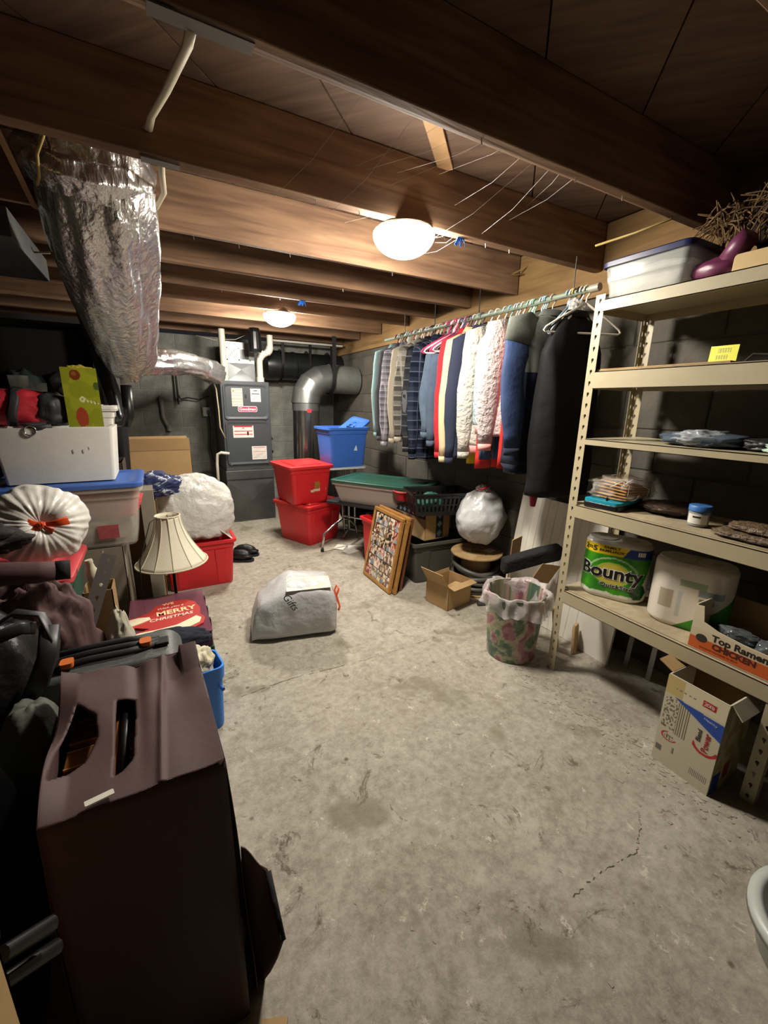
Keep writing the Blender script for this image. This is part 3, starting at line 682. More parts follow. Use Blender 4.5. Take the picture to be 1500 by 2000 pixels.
# grey tote, box "12D", black basket
grey_p = mat('grey_tote', '#4e4d45', .45)
tote('storage_tote', 'grey-green tote under the cardboard box and black laundry basket', (1.90, 2.67, 0), -.06, .50, .36, .335, grey_p, None, taper=.88)
def carton(name, label, loc, rz, w_, d, h, m, flaps=(), group=None, t_=.004, rot=None, cat='cardboard box'):
    """flaps: list of (side, angle from vertical, length)"""
    t = thing(name, label, cat, loc, rz, group, rot)
    b = B().box((-w_/2, -d/2, 0), (w_/2, d/2, t_)).box((-w_/2, -d/2, 0), (w_/2, -d/2+t_, h)).box((-w_/2, d/2-t_, 0), (w_/2, d/2, h)).box((-w_/2, -d/2, 0), (-w_/2+t_, d/2, h)).box((w_/2-t_, -d/2, 0), (w_/2, d/2, h))
    obj('box_body', b, m, t)
    for side, ang, ln in flaps:
        o_ = {'f': (0, -d/2, h, 0), 'b': (0, d/2, h, PI), 'l': (-w_/2, 0, h, -PI/2), 'r': (w_/2, 0, h, PI/2)}[side]; wd = (w_ if side in 'fb' else d)*.98
        b = B().box((-wd/2, -t_/2, 0), (wd/2, t_/2, ln))
        obj('flap', b, m, t, loc=o_[:3], rot=(ang, 0, o_[3]))
    return t
t = carton('cardboard_box', 'cardboard box with a printed dark blue band, marked in black, behind the picture frames', (1.86, 2.76, .340), -PI/2+.05, .44, .24, .22, card)
mk = mat('marker_black', '#1a1612', .7)
M = frame3((-.02, -.1215, .14), (1, 0, 0), (0, 0, 1))
text('marker_writing', '12D', .06, M, mk, t)
decal('blue_band', .435, .05, frame3((0, -.1208, .195), (1, 0, 0), (0, 0, 1)), lambda u, v: (.55, .68, .66) if abs(((u*7) % 1)-.5)+abs(v-.5)*.9 < .33 else (.10, .14, .22), t, 90, 12, label='dark blue printed band with pale diamonds')
M = frame3((.2215, .02, .12), (0, 1, 0), (0, 0, 1))
decal('blue_band', .07, .22, frame3((.2205, .02, .12), (0, 1, 0), (0, 0, 1)), lambda u, v: (.45, .58, .56) if abs(u-.5)+abs(((v*3) % 1)-.5) < .4 else (.12, .14, .20), t, 12, 36)
b = B()
t = thing('laundry_basket', 'black plastic laundry basket with slotted sides on top of the grey tote', 'basket', (1.86, 2.55, .565), -.3)
bw, bd, bh = .44, .28, .15
def wallpt(s_, z):      # rounded-rect perimeter point
    k = .86+.14*z/bh; Lp = 2*(bw+bd); q_ = (s_ % 1)*Lp
    if q_ < bw: x, y = -bw/2+q_, -bd/2
    elif q_ < bw+bd: x, y = bw/2, -bd/2+q_-bw
    elif q_ < 2*bw+bd: x, y = bw/2-(q_-bw-bd), bd/2
    else: x, y = -bw/2, bd/2-(q_-2*bw-bd)
    return Vector((x*k, y*k, z))
b = B(); NS = 84
for i in range(NS):
    s0, s1 = i/NS, (i+1)/NS; sm = (s0+s1)/2
    for (z0, z1, full) in ((0, .03, 1), (.03, .075, 0), (.075, .085, 1), (.085, .13, 0), (.13, bh, 1)):
        if full or i % 2 == 0: b.quad(wallpt(s0, z0), wallpt(s1, z0), wallpt(s1, z1), wallpt(s0, z1))
obj('slotted_side', b, blackp, t, solid=.003)
obj('floor_panel', B().box((-bw*.43, -bd*.43, -.003), (bw*.43, bd*.43, .001)), blackp, t)
b = B(); b.loft([[wallpt(i/48, bh)*s_+Vector((0, 0, z)) for i in range(48)] for s_, z in ((1.0, -.004), (1.08, -.006), (1.08, .008), (1.0, .010), (.99, .0))], cap0=False, cap1=False); obj('rim', b, blackp, t)
tag(obj('green_cloth', B().blob((0, 0, 0), (.11, .07, .07), 12, .25, 2), mat('green_cloth', '#21584a', .8, bump=.3), loc=(1.80, 2.55, .645), smooth='all'), 'dark green cloth heaped in the black laundry basket', 'cloth')
tag(obj('white_cloth', B().blob((0, 0, 0), (.07, .06, .06), 22, .3, 2.5), mat('pale_cloth', '#c3bdbf', .8, bump=.3), loc=(1.84, 2.88, .545), smooth='all'), 'small white cloth poking out of the marked cardboard box', 'cloth')
# ================================================================ FLOOR ITEMS ON THE RIGHT
# picture frames leaning to the right against the carton
oak = wood_mat('oak', '#b07c3e', '#cc9a58', (10, 2, 10), rough=.4)
oak_d = wood_mat('reddish_oak', '#7a4a2c', '#96603c', (10, 2, 10), rough=.4)
def picture(label, x, y0, y1, hgt, lean, m, photo=True):
    t = thing('picture_frame', label, 'picture frame', (x, (y0+y1)/2, .004), group=None, rot=(0, lean, 0))
    w_, f = (y1-y0), .028
    b = B()
    for (a, c, z0, z1) in ((-w_/2, w_/2, 0, f), (-w_/2, w_/2, hgt-f, hgt), (-w_/2, -w_/2+f, f, hgt-f), (w_/2-f, w_/2, f, hgt-f)): b.box((-.012, a, z0), (.012, c, z1))
    obj('moulding', b, m, t, bevel=.004)
    obj('backing', B().box((.0, -w_/2+.01, .01), (.008, w_/2-.01, hgt-.01)), card_d, t)
    return t, w_, f
t, w_, f = picture('oak picture frame holding a collage of snapshots, leaning in front', 1.40, 2.445, 2.885, .575, .185, oak)
random.seed(21)
cb = obj('collage', B().box((-.006, -w_/2+f, f), (-.002, w_/2-f, .575-f)), mat('collage_mount', '#3a2e28', .6), t)
pal = [('#e4d2b4', '#6b3b30'), ('#dcc6a8', '#2b2624'), ('#c98a84', '#e9d6c4'), ('#3a3030', '#c9a68c'), ('#e2dccb', '#7a5b4a'), ('#7b7d74', '#d8c8ae'), ('#d7a79c', '#8c2f34')]
cells = []
for r_ in range(6):
    y = -w_/2+f+.002
    while y < w_/2-f-.03:
        ww = random.choice((.055, .07, .085)); ww = min(ww, w_/2-f-y); cells.append((y, ww, f+.004+r_*.0855, .082)); y += ww+.002
for (y, ww, z, hh) in cells:
    pa, pb = random.choice(pal); sd = random.uniform(0, 99); pa, pb = [[int(c[i:i+2], 16)/255 for i in (1, 3, 5)] for c in (pa, pb)]
    hx, hz = random.uniform(.3, .7), random.uniform(.45, .7)
    def fn(u, v, pa=pa, pb=pb, sd=sd, hx=hx, hz=hz):
        if math.hypot((u-hx)*1.0, (v-hz)*1.2) < .15: return (.80, .62, .50)
        if math.hypot((u-hx)*1.0, (v-hz-.05)*1.1) < .21: return (.20, .14, .11)
        if v < hz-.12 and abs(u-hx) < .26: return [1-q_*.6 for q_ in pa] if sd > 50 else pb
        k = noise.noise(Vector((u*3+sd, v*3, sd))); return pa if k > -.05 else pb
    sc_ = random.uniform(.96, 1.0)
    decal('snapshot', ww*sc_, hh*sc_, frame3((-.0065, y+ww/2, z+hh/2), (0, -1, random.uniform(-.12, .12)), (0, 0, 1)), fn, cb, 9, 10, m=print_mat('glossy_print', .2), off=random.uniform(.0005, .0016))
picture('plain oak picture frame, second in the leaning stack', 1.432, 2.42, 2.87, .585, .185, oak)
picture('reddish picture frame at the back of the leaning stack', 1.50, 2.46, 2.86, .56, .165, oak_d)
# open cardboard box
t = carton('cardboard_box', 'small open cardboard box on the floor in front of the grey tote', (1.725, 2.17, 0), .19, .24, .21, .175, card, flaps=(('l', .55, .12), ('f', 1.75, .05), ('b', .2, .022)))
obj('inner_flap', B().box((-.045, -.10, 0), (.105, .03, .004)), card, t, loc=(0, 0, .105), rot=(-.15, -.12, 0))
# cable spool
t = thing('cable_spool', 'wooden cable spool wound with thick grey cable, by the block wall', 'spool', (2.05, 2.27, 0))
pine = wood_mat('spool_board', '#b08e5c', '#cdb083', (6, 6, 6))
obj('flange', B().lathe([(.045, .285), (.19, .285), (.193, .288), (.193, .297), (.19, .30), (.045, .30)], 40, cap0=False, cap1=False).lathe([(.045, .285), (.045, .30)], 20, cap0=False, cap1=False), pine, t, smooth=True)
obj('flange', B().lathe([(.001, .0), (.19, .0), (.192, .012), (.19, .014), (.001, .014)], 40), pine, t, smooth=True)
obj('core', B().lathe([(.11, .014), (.11, .285)], 28), mat('core_board', '#7b6246', .8, var=.2), t, smooth=True)
rubber_c = mat('cable_jacket', '#54544f', .45, var=.1)
for i, (z, r_, tx, ty) in enumerate(((.03, .165, 0, 0), (.062, .172, .02, .01), (.098, .170, -.03, .02), (.135, .172, .04, -.02), (.17, .163, -.08, .06), (.205, .160, .05, .10))):
    obj('cable_turn', B().tube([(r_*math.cos(a), r_*math.sin(a)*.98, z+.0+tx*math.cos(a)*.35+ty*math.sin(a)*.35) for a in [k*2*PI/36 for k in range(37)]], .0165, 10), rubber_c, t, smooth='all')
bl = obj('spool_label', B().box((-.03, -.035, 0), (.05, .03, .0006)), paper_m, t, loc=(.08, -.04, .3004), rot=(0, 0, .3))
for p in ((.0, -.1), (-.07, .02), (.03, .07), (.06, -.12), (-.02, .13)): obj('bolt', B().lathe([(.006, 0), (.006, .003), (.002, .004)], 8), rubber, t, loc=(p[0], p[1], .30))
# white bag on the spool
t = thing('trash_bag', 'full white trash bag with red drawstring, sitting on the cable spool', 'bag', (2.045, 2.25, .302))
obj('bag_body', B().blob((0, 0, .25), (.19, .17, .255), 31, .12, 1.5, nu=60, nv=44, flatz=-.245, ridge=.08, fn=lambda d: .72+.28*max(0, min(1, (d.z+1)*.9)) if d.z < 0 else 1-.1*d.z), thinbag, t, smooth='all')
obj('drawstring', B().tube([(-.06, -.02, .485), (-.02, -.05, .50), (.03, -.03, .505), (.06, .02, .49), (.09, .0, .46)], (.010, .002), 6), mat('red_string', '#a52a2c', .5), t, smooth='all')
obj('gathered_neck', B().blob((0, 0, .48), (.05, .045, .03), 8, .35, 3), thinbag, t, smooth='all')
tag(obj('yellow_bottle', B().lathe([(.03, 0), (.032, .01), (.032, .16), (.012, .20), (.012, .23)], 16), mat('dim_yellow', '#a8983c', .4), loc=(2.19, 1.98, 0), smooth=True), 'yellow bottle on the floor between the spool and the white panel', 'bottle')
tag(obj('short_pipe', B().tube([(0, 0, 0), (.16, -.05, 0)], .014, 10), galv_d, loc=(1.87, 2.02, .0145), smooth=True), 'short metal pipe lying on the floor right of the small open box', 'pipe')
# waste basket
t = thing('wastebasket', 'round wastebasket with pink and green floral print, beside the shelf post', 'wastebasket', (1.665, 1.50, 0))
def flo(a, z):
    q_ = Vector((math.cos(a)*1.2, math.sin(a)*1.2, z*7)); k = noise.noise(q_*1.6+Vector((3, 1, 2))); k2 = noise.noise(q_*3.1+Vector((7, 3, 0))); k3 = noise.noise(q_*6)
    if k > .18: return (.62, .44, .46) if k2 > -.08 else (.52, .32, .36)
    if k > .08: return (.74, .60, .58)
    if k < -.16: return (.28, .38, .32) if k3 > -.1 else (.40, .48, .36)
    if k2 > .2: return (.36, .44, .36)
    return (.64, .64, .52) if k3 > 0 else (.56, .58, .46)
b = B(); NU, cols = 96, []
prof = [(.124, 0), (.131, .004)]+[(.131+.027*i/36, .01+.365*i/36) for i in range(37)]
rings = [[Vector((r_*math.cos(2*PI*j/NU), r_*math.sin(2*PI*j/NU), z)) for j in range(NU)] for r_, z in prof]
inner = [(.158, .385), (.152, .385), (.118, .01)]
rings += [[Vector((r_*math.cos(2*PI*j/NU), r_*math.sin(2*PI*j/NU), z)) for j in range(NU)] for r_, z in inner]
b.loft(rings); b.cols = [lin(flo(2*PI*j/NU, z)) for r_, z in prof+inner for j in range(NU)]
obj('bin_shell', b, print_mat('satin_print', .4), t, smooth=40)
b = B(); rings = []
for i, (r_, z) in enumerate(((.13, .12), (.145, .28), (.150, .37), (.160, .395), (.167, .39), (.170, .37), (.172, .345), (.174, .315), (.175, .29))):
    ring_ = []
    for j in range(80):
        a = 2*PI*j/80; k = .010*noise.noise(Vector((math.cos(a)*5, math.sin(a)*5, z*12)))*(1+i*.5)
        dz = .035*noise.noise(Vector((math.cos(a)*2, math.sin(a)*2, 3)))*(i/8)**2+(.02*noise.noise(Vector((math.cos(a)*1.5, math.sin(a)*1.5, 9))) if i > 2 else 0)
        ring_.append(Vector(((r_+k)*math.cos(a), (r_+k)*math.sin(a), z+dz)))
    rings.append(ring_)
b.loft(rings, True, False, False)
obj('liner', b, mat('clear_film', '#e2d8d8', .25, alpha=.42, bump=.7, bs=18), t, smooth='all')
tag(obj('cardboard_scrap', B().box((-.03, -.003, 0), (.06, .003, .28)), card, loc=(1.93, 1.80, .30), rot=(.15, -.15, .1)), 'narrow upright cardboard strip behind the wastebasket', 'cardboard')
t = thing('opened_carton', 'flattened white-sided cardboard carton standing behind the wastebasket', 'cardboard', (2.0, 1.68, 0))
obj('white_side', B().box((-.12, -.003, 0), (.13, .003, .40)), mat('white_board', '#d2cec4', .6, var=.1), t, rot=(-.1, -.1, -.1))
obj('brown_flap', B().box((-.02, -.004, 0), (.13, 0, .14)), card, t, loc=(-.06, -.05, .33), rot=(.35, .25, -.1))
tag(obj('long_black_case', B().loft([[Vector(p)+Vector(q_) for q_ in ((0, 0, 0), (0, .05, .02), (0, .045, .11), (0, -.01, .09))] for p in ((1.79, 1.72, .36), (1.96, 1.60, .44), (2.05, 1.53, .475))]), black_cloth, bevel=.012), 'long black padded case lying behind the shelf post', 'case')
# white bead board panel leaning at the wall
t = thing('beadboard_panel', 'white beadboard panel leaning on the block wall behind the shelf post', 'panel', (2.06, 1.66, .002), rot=(0, .145, 0))
pw = mat('white_paint_panel', '#d6d2c8', .45, var=.06)
obj('core_board', B().box((0, -.33, 0), (.012, .33, .80)), pw, t)
for i in range(11):
    y = -.33+i*.06; obj('bead', B().loft([[Vector((0, y+.004, z)), Vector((-.004, y+.010, z)), Vector((-.004, y+.052, z)), Vector((0, y+.056, z))] for z in (.0, .80)]), pw, t)
# second lower white board and trim pieces under the shelves
tag(obj('white_board', B().box((-.008, -.09, 0), (.008, .09, .44)), pw, loc=(2.045, 1.25, .001), rot=(0, .12, 0)), 'short white board with a pale edge standing under the shelving near the post', 'board')
for i, y in enumerate((1.10, .98)):
    tag(obj('metal_strip', B().box((-.004, -.012, 0), (.004, .012, .40)), mat('dim_metal', '#8a8780', .4, .6), loc=(2.12, y, .001), rot=(0, .08, 0)), ('grey metal strip leaning at the wall nearest the white board', 'grey metal strip leaning at the wall farther from the white board')[i], 'metal strip')
b = B().box((-.03, -.01, 0), (.03, .01, .25)); tag(obj('wood_offcut', b, pine, loc=(1.93, 1.40, .001), rot=(-.15, .05, .5), bevel=.004), 'upright pale wood offcut beside the foot of the shelf post', 'wood piece')
b = B().loft([B().rrect(.09, .02, .009, 0), B().rrect(.09, .02, .009, .14), B().rrect(.07, .016, .007, .16)]); tag(obj('paddle', b, pine, loc=(2.0, 1.33, .001), rot=(-.1, .12, .4), smooth=True), 'tan rounded wooden paddle end under the shelving', 'wood piece')

# white plastic chair edge, lower right corner
t = thing('plastic_seat', 'white plastic tub edge at the lower right corner of the picture', 'tub', (1.335, .095, 0))
wp = mat('milky_plastic', '#b4b9b4', .35)
obj('tub_shell', B().lathe([(.10, .0), (.135, .01), (.15, .10), (.165, .115), (.172, .105), (.172, .125), (.150, .135), (.140, .13), (.115, .03), (.09, .012)], 40, fn=lambda a, z: 1+.05*math.cos(2*a)), wp, t, smooth='all')

# ================================================================ CLOTHES ROD AND CLOTHES
ROD_X, ROD_Z = 1.955, 1.93
t = thing('clothes_rod', 'pale green metal clothes rod hung under the joists along the right wall', 'rod', (ROD_X, 1.48, ROD_Z))
obj('pipe', B().tube([(0, 0, 0), (0, 2.12, 0)], .014, 14), mat('pale_green_metal', '#8f9c8c', .35, .4), t, smooth=True)
obj('end_cap', B().tube([(0, -.03, 0), (0, .02, 0)], .019, 14), mat('end_cap', '#a59d8c', .4, .3), t, smooth=True)
for y in (.12, .84, 1.34, 1.78):
    obj('hanging_chain', B().tube([(0, y, .0), (0, y+.003, .17)], .0035, 6).tube([(0, y-.016, -.0), (0, y-.012, -.014), (0, y, -.018), (0, y+.012, -.014), (0, y+.016, 0), (0, y+.010, .016), (0, y, .022)], .003, 6), mat('dark_chain', '#3a3834', .5, .6), t)
def hanger_mesh(rw=.0035, width=.40, drop=.13):
    hook = [(.0, 0, .0)]+[]
    pts = [(-.022, 0, -.004), (-.019, 0, .012), (-.008, 0, .021), (.006, 0, .021), (.018, 0, .010), (.019, 0, -.006), (.010, 0, -.022), (0, 0, -.036), (0, 0, -.06)]
    tri = [(0, 0, -.06), (-width*.3, 0, -.06-drop*.52), (-width/2+.01, 0, -.06-drop*.88), (-width/2, 0, -.06-drop), (-width/2+.012, 0, -.06-drop-.008), (0, 0, -.06-drop-.008), (width/2-.012, 0, -.06-drop-.008), (width/2, 0, -.06-drop), (width/2-.01, 0, -.06-drop*.88), (width*.3, 0, -.06-drop*.52), (0, 0, -.06)]
    return B().tube(pts, rw, 6).tube(tri, rw*1.2, 6)
HM = {}
def hanger(y, col, label, group, rz=0, width=.40, x=0, dz=0, rw=.0042):
    key = (col, width, rw)
    if key not in HM: HM[key] = mesh_of('clothes_hanger', hanger_mesh(rw, width), mat('hanger_'+col.strip('#'), col, .35), smooth='all')
    o = bpy.data.objects.new('clothes_hanger', HM[key]); COL.objects.link(o); o.location = (ROD_X+x, y, ROD_Z-.002+dz); o.rotation_euler = (0, 0, rz)
    return tag(o, label, 'hanger', group)
def garment(name, label, y, m, width=.40, length=.66, sleeve=.5, th=.035, rz=0, seed=0, flare=1.0, sleeve_m=None, group=None, sfwd=0, cuff_m=None, sl_splay=.04, collar=True, cat=None, top=.0, hem_m=None, shoulder_m=None, hood=None, sl_r=.062, hang='#c9c5bb', hl=None):
    t = thing(name, label, cat or name.replace('_', ' '), (ROD_X, y, ROD_Z-.075), rz, group)
    rings = []; nu = 44; nv = 26; z0 = -.005-top
    for i in range(nv+1):
        v = i/nv; z = z0-length*v
        if v < .22: wv = .055+(width/2-.055)*min(1, (v/.20))**.55
        else: wv = width/2*(1+(flare-1)*(v-.22)/.78)
        tv = th*(.45+.55*min(1, v*2.5))
        ring_ = []
        for j in range(nu):
            a = 2*PI*j/nu; ca, sa = math.cos(a), math.sin(a)
            x = wv*math.copysign(abs(ca)**.8, ca); yv = tv*math.copysign(abs(sa)**.6, sa)
            f1 = noise.noise(Vector((x*13+seed, seed*1.7, z*1.6)))*.030*min(1, v*2); f2 = noise.noise(Vector((x*30, seed, z*5)))*.010
            dip = -.03*(1-min(1, abs(x)/.07)) if i == 0 and sa < 0 else 0
            ring_.append(Vector((x+.012*noise.noise(Vector((seed, z*4, ca*2)))*v, yv+f1+f2, z+dip+(.012*noise.noise(Vector((x*9, seed, 4))) if i == nv else 0))))
        rings.append(ring_)
    if shoulder_m:
        k = int(nv*.42); b = B().loft(rings[k:], True, False, True); obj('body', b, m, t, smooth='all')
        obj('yoke', B().loft(rings[:k+1], True, True, False), shoulder_m, t, smooth='all')
    else: obj('body', B().loft(rings), m, t, smooth='all')
    if hem_m: obj('waistband', B().loft([[p*1.0+Vector((0, 0, 0)) for p in rings[-1]], [Vector((p.x*.90, p.y*.9, p.z-.03)) for p in rings[-1]], [Vector((p.x*.90, p.y*.9, p.z-.055)) for p in rings[-1]]]), hem_m, t, smooth='all')
    if sleeve:
        for sx in (-1, 1):
            n_ = 9; pts = []; rs = []
            pts.append((sx*(width/2-.115), -.006, z0-length*.055)); rs.append((sl_r*.5, .022))
            for i in range(n_+1):
                v = i/n_; zz = z0-length*.13-sleeve*v
                pts.append((sx*(width/2-.035+sl_splay*min(1, v*2.2)+.01*noise.noise(Vector((seed, v*3, sx)))), -sfwd*v-.012+.012*noise.noise(Vector((seed+4, v*3, sx))), zz))
                k = 1 if v < .85 else .8
                rs.append((sl_r*(1-.38*v)*k*(1+.12*noise.noise(Vector((v*7, seed, sx)))), .032*(1-.2*v)*(1+.2*noise.noise(Vector((v*9, seed, 2))))))
            sm = sleeve_m or m
            if shoulder_m: obj('shoulder_panel', B().tube(pts[:3], [(a_*1.06, b_*1.1) for a_, b_ in rs[:3]], 14, flat=(1, 0, 0)), shoulder_m, t, smooth='all')
            o = obj('sleeve', B().tube(pts, rs, 14, flat=(1, 0, 0)), sm, t, smooth='all')
            obj('cuff', B().tube([pts[-1], (pts[-1][0], pts[-1][1], pts[-1][2]-.04)], [(rs[-1][0]*1.02, rs[-1][1]*1.05), (rs[-1][0]*.95, rs[-1][1])], 14, flat=(1, 0, 0)), cuff_m or sm, o, smooth='all')
    if collar:
        cb_ = B(); cr = [[Vector((.058*math.cos(a)*k, .022*math.sin(a)*k-.002, z0+zz)) for a in [2*PI*j/20 for j in range(20)]] for k, zz in ((1.0, -.012), (.92, .018), (1.15, .020), (1.5, -.012))]
        obj('collar', cb_.loft(cr, True, False, False), shoulder_m or m, t, smooth='all')
    hanger(y, hang, hl or ('hanger carrying the '+label.split(',')[0])[:110], 'hangers holding clothes on the rod' if hl is None else None, rz, width*.9)
    return t
teal = mat('pale_teal_cotton', '#7d9a9c', .9, bump=.2); char = mat('charcoal_knit', '#3c3b42', .9, bump=.2)
pl1 = plaid_mat('lilac_plaid', '#8d8a95', '#5d5c68', '#c9c6c8', .05); khaki = mat('khaki_twill', '#a89f8e', .9, bump=.2)
pl2 = plaid_mat('grey_plaid', '#8f8b84', '#4b4945', '#c4beb2', .075); pl3 = plaid_mat('dark_plaid', '#35373b', '#1c1d22', '#8c8f93', .085); pl4 = plaid_mat('navy_plaid', '#2e3647', '#161b28', '#7f8797', .07)
denim = mat('washed_denim', '#5d6f83', .9, var=.2, vs=10, bump=.2); redc = mat('red_cotton', '#b5202c', .85, bump=.2); cream = mat('cream_cotton', '#d8bf98', .9, bump=.2)
navy = mat('navy_fleece', '#262d42', .95, bump=.2); quilt = mat('white_quilt', '#bdbab0', .85, bump=.9, bs=40); quilt_b = mat('pale_blue_quilt', '#9fb2b8', .85, var=.15, vs=14, bump=.9, bs=40)
pinkw = mat('pinkish_white_quilt', '#c0b2b0', .85, var=.06, bump=.9, bs=45); blackj = mat('black_nylon', '#07080b', .75, bump=.4, bs=9, spec=.25); bluej = mat('royal_navy_twill', '#22375f', .75, bump=.25, bs=20, var=.15)
olive = mat('grey_green_suede', '#5a5f58', .9, var=.3, vs=14); pink = mat('pink_satin', '#d99a96', .6)
G_ = 'shirts on the far half of the rod'
garment('shirt', 'pale teal long-sleeved shirt, farthest left on the clothes rod', 3.40, teal, .42, .70, .64, seed=1, rz=.10, sfwd=.02, hang='#b58a55')
garment('sweater', 'charcoal sweater just right of the pale teal shirt', 3.30, char, .42, .76, .66, seed=2, rz=.05, hang='#2a2a2c')
garment('shirt', 'lilac-grey plaid shirt between charcoal and khaki shirts', 3.20, pl1, .42, .76, .70, seed=3, rz=-.05, hang='#9db6c8')
garment('shirt', 'plain khaki shirt among the plaid shirts', 3.08, khaki, .43, .78, .66, seed=4, rz=.06, cuff_m=khaki)
garment('shirt', 'light grey plaid flannel shirt right of the khaki shirt', 2.97, pl2, .43, .78, .64, seed=5, rz=0, cuff_m=khaki, hang='#d8d4cc')
garment('shirt', 'charcoal plaid flannel shirt with pale lines', 2.85, pl3, .43, .84, .70, seed=6, rz=.05, hang='#26262a')
garment('shirt', 'dark navy plaid flannel shirt hanging lowest of the plaid shirts', 2.74, pl4, .43, .90, .74, seed=7, rz=-.04)
garment('shirt', 'faded denim shirt right of the navy plaid flannel', 2.62, denim, .40, .62, .50, seed=8, rz=.04, top=.10, hang='#c8507a')
garment('shirt', 'darker washed denim shirt left of the red sleeve', 2.53, mat('mid_denim', '#4c5c72', .9, var=.2, vs=9, bump=.2), .40, .66, .55, seed=9, rz=0, top=.10, hang='#d8c7c9')
garment('jacket', 'bright red jacket seen as a narrow edge beside the cream one', 2.43, redc, .40, .82, .70, seed=10, rz=.03, hang='#8c3b52')
garment('jacket', 'cream jacket seen as a narrow edge left of the navy top', 2.37, cream, .41, .84, .72, seed=11, rz=.03, hang='#5c3a78')
garment('sweatshirt', 'plain navy fleece top in the middle of the rod', 2.28, navy, .42, .84, .72, seed=12, rz=-.04, hang='#3b3f5c')
# children's clothes low on the rod
kid_r = mat('red_jersey', '#c8261f', .85); kid_y = mat('yellow_cotton', '#d8c12a', .85); kid_b = mat('blue_plaid_cotton', '#5a7aa8', .9, var=.3, vs=20)
garment('jacket', 'white quilted jacket with a pink hem, left of the pale blue quilted robe', 2.14, quilt, .40, .74, .68, th=.05, sl_r=.085, seed=13, rz=-.05, hem_m=pink, hang='#e2e0da')
tt = garment('robe', 'pale blue quilted robe with a pink hem in the middle', 2.03, quilt_b, .42, .60, 0, th=.055, seed=14, rz=-.08, hem_m=pink, cat='robe', hang='#7fb8c8')
garment('robe', 'white quilted robe with a pink tinge, left of the varsity jacket', 1.93, pinkw, .42, .66, .62, th=.05, sl_r=.095, seed=15, rz=-.06, cuff_m=pink, cat='robe', hang='#d6d2c8')
def low_item(name, label, y, m, w_, z0, z1, x=0, seed=0, legs=0):
    t = thing(name, label, name.replace('_', ' '), (ROD_X+x, y, 0))
    def part(nm, xc, ww):
        rings = []
        for i in range(11):
            v = i/10; z = z0+(z1-z0)*v
            rings.append([Vector((xc+ww/2*math.cos(a)*(1+.05*noise.noise(Vector((seed, z*6, 1)))), .018*math.sin(a)+.02*noise.noise(Vector((math.cos(a)*2+seed, z*3, 2))), z)) for a in [2*PI*j/20 for j in range(20)]])
        obj(nm, B().loft(rings), m, t, smooth='all')
    if legs: part('leg', -w_*.27, w_*.45); part('leg', w_*.27, w_*.45)
    else: part('cloth', 0, w_)
    return t
# held by clip hangers under the robes
for (nm, lab, y, m, w_, z0, z1, x, lg) in (('trousers', 'small yellow trousers, lowest under the white quilted jacket', 2.20, kid_y, .16, 1.78, .985, -.04, 1), ('trousers', 'small bright red trousers below the robes', 2.075, kid_r, .26, 1.78, .97, -.02, 1), ('trousers', 'small blue denim trousers showing between the quilted robes', 1.985, mat('kid_denim', '#3a567f', .9, var=.2), .2, 1.78, 1.04, -.10, 1), ('shorts', 'pale blue plaid shorts beside the small denim trousers', 1.965, kid_b, .18, 1.78, 1.06, .05, 0), ('trousers', 'red trousers behind the varsity jacket sleeve', 1.865, kid_r, .22, 1.78, 1.0, -.05, 1)):
    low_item(nm, lab, y, m, w_, z0, z1, x, y*7, lg); hanger(y, '#b9c4c6', 'clip hanger above the '+lab.split(',')[0], None, 0, w_*1.1)
garment('varsity_jacket', 'varsity jacket with dark navy body, blue sleeves and grey-green shoulders', 1.72, mat('dark_navy_nylon', '#121b30', .5, bump=.3, bs=10), .46, .80, .60, th=.08, seed=16, rz=-.10, sleeve_m=bluej, cuff_m=mat('navy_knit', '#141c33', .95), hem_m=mat('navy_rib', '#121a30', .95), sfwd=.06, sl_splay=.05, sl_r=.105, shoulder_m=olive, top=.0, cat='jacket', hang='#a8a49a')
garment('jacket', 'long black nylon jacket nearest the shelving post', 1.56, blackj, .38, .93, 0, th=.07, seed=17, rz=-.10, sleeve_m=blackj, sl_r=.06, sl_splay=.0, top=.03, hang='#1d1d20')
tag(obj('scarf', B().loft([[Vector((x_, y_, z_)) for x_, y_ in ((-.03*k, -.01), (.03*k, -.012), (.035*k, .012), (-.03*k, .01))] for k, z_ in ((.5, .0), (1, -.12), (1.1, -.3), (.9, -.42), (.3, -.5))]), mat('crimson_cloth', '#8a1238', .85), loc=(1.90, 1.66, 1.30), smooth='all'), 'crimson scarf end hanging below the varsity jacket', 'scarf')
# bare hangers
hanger(1.515, '#cfc9bc', 'empty cream plastic hanger at the near end of the rod', None, -.35, .42, dz=-.0, rw=.0045)
random.seed(9)
for i, (y, c, lab) in enumerate(((2.60, '#c93a66', 'empty crimson plastic hanger, leftmost of the bright bunch'), (2.57, '#e6a6b8', 'empty pale pink plastic hanger in the bright bunch'), (2.545, '#e9e4e2', 'empty white plastic hanger in the bright bunch'), (2.51, '#cf4a78', 'empty deep pink plastic hanger behind the white one'), (2.48, '#d9d6d2', 'empty greyish white plastic hanger in the bright bunch'), (2.45, '#4b2e78', 'empty purple plastic hanger, rightmost of the bright bunch'))):
    hanger(y, c, lab, None, random.uniform(-.35, .1), .42, x=random.uniform(-.04, -.01), rw=.0052, dz=-.01)
cols = ['#8fb3a8', '#d8d2c6', '#2c2c30', '#b58fae', '#c7ced0', '#7b4358', '#e4e0d6', '#5d6a72', '#9cc1d0', '#a83e5c']
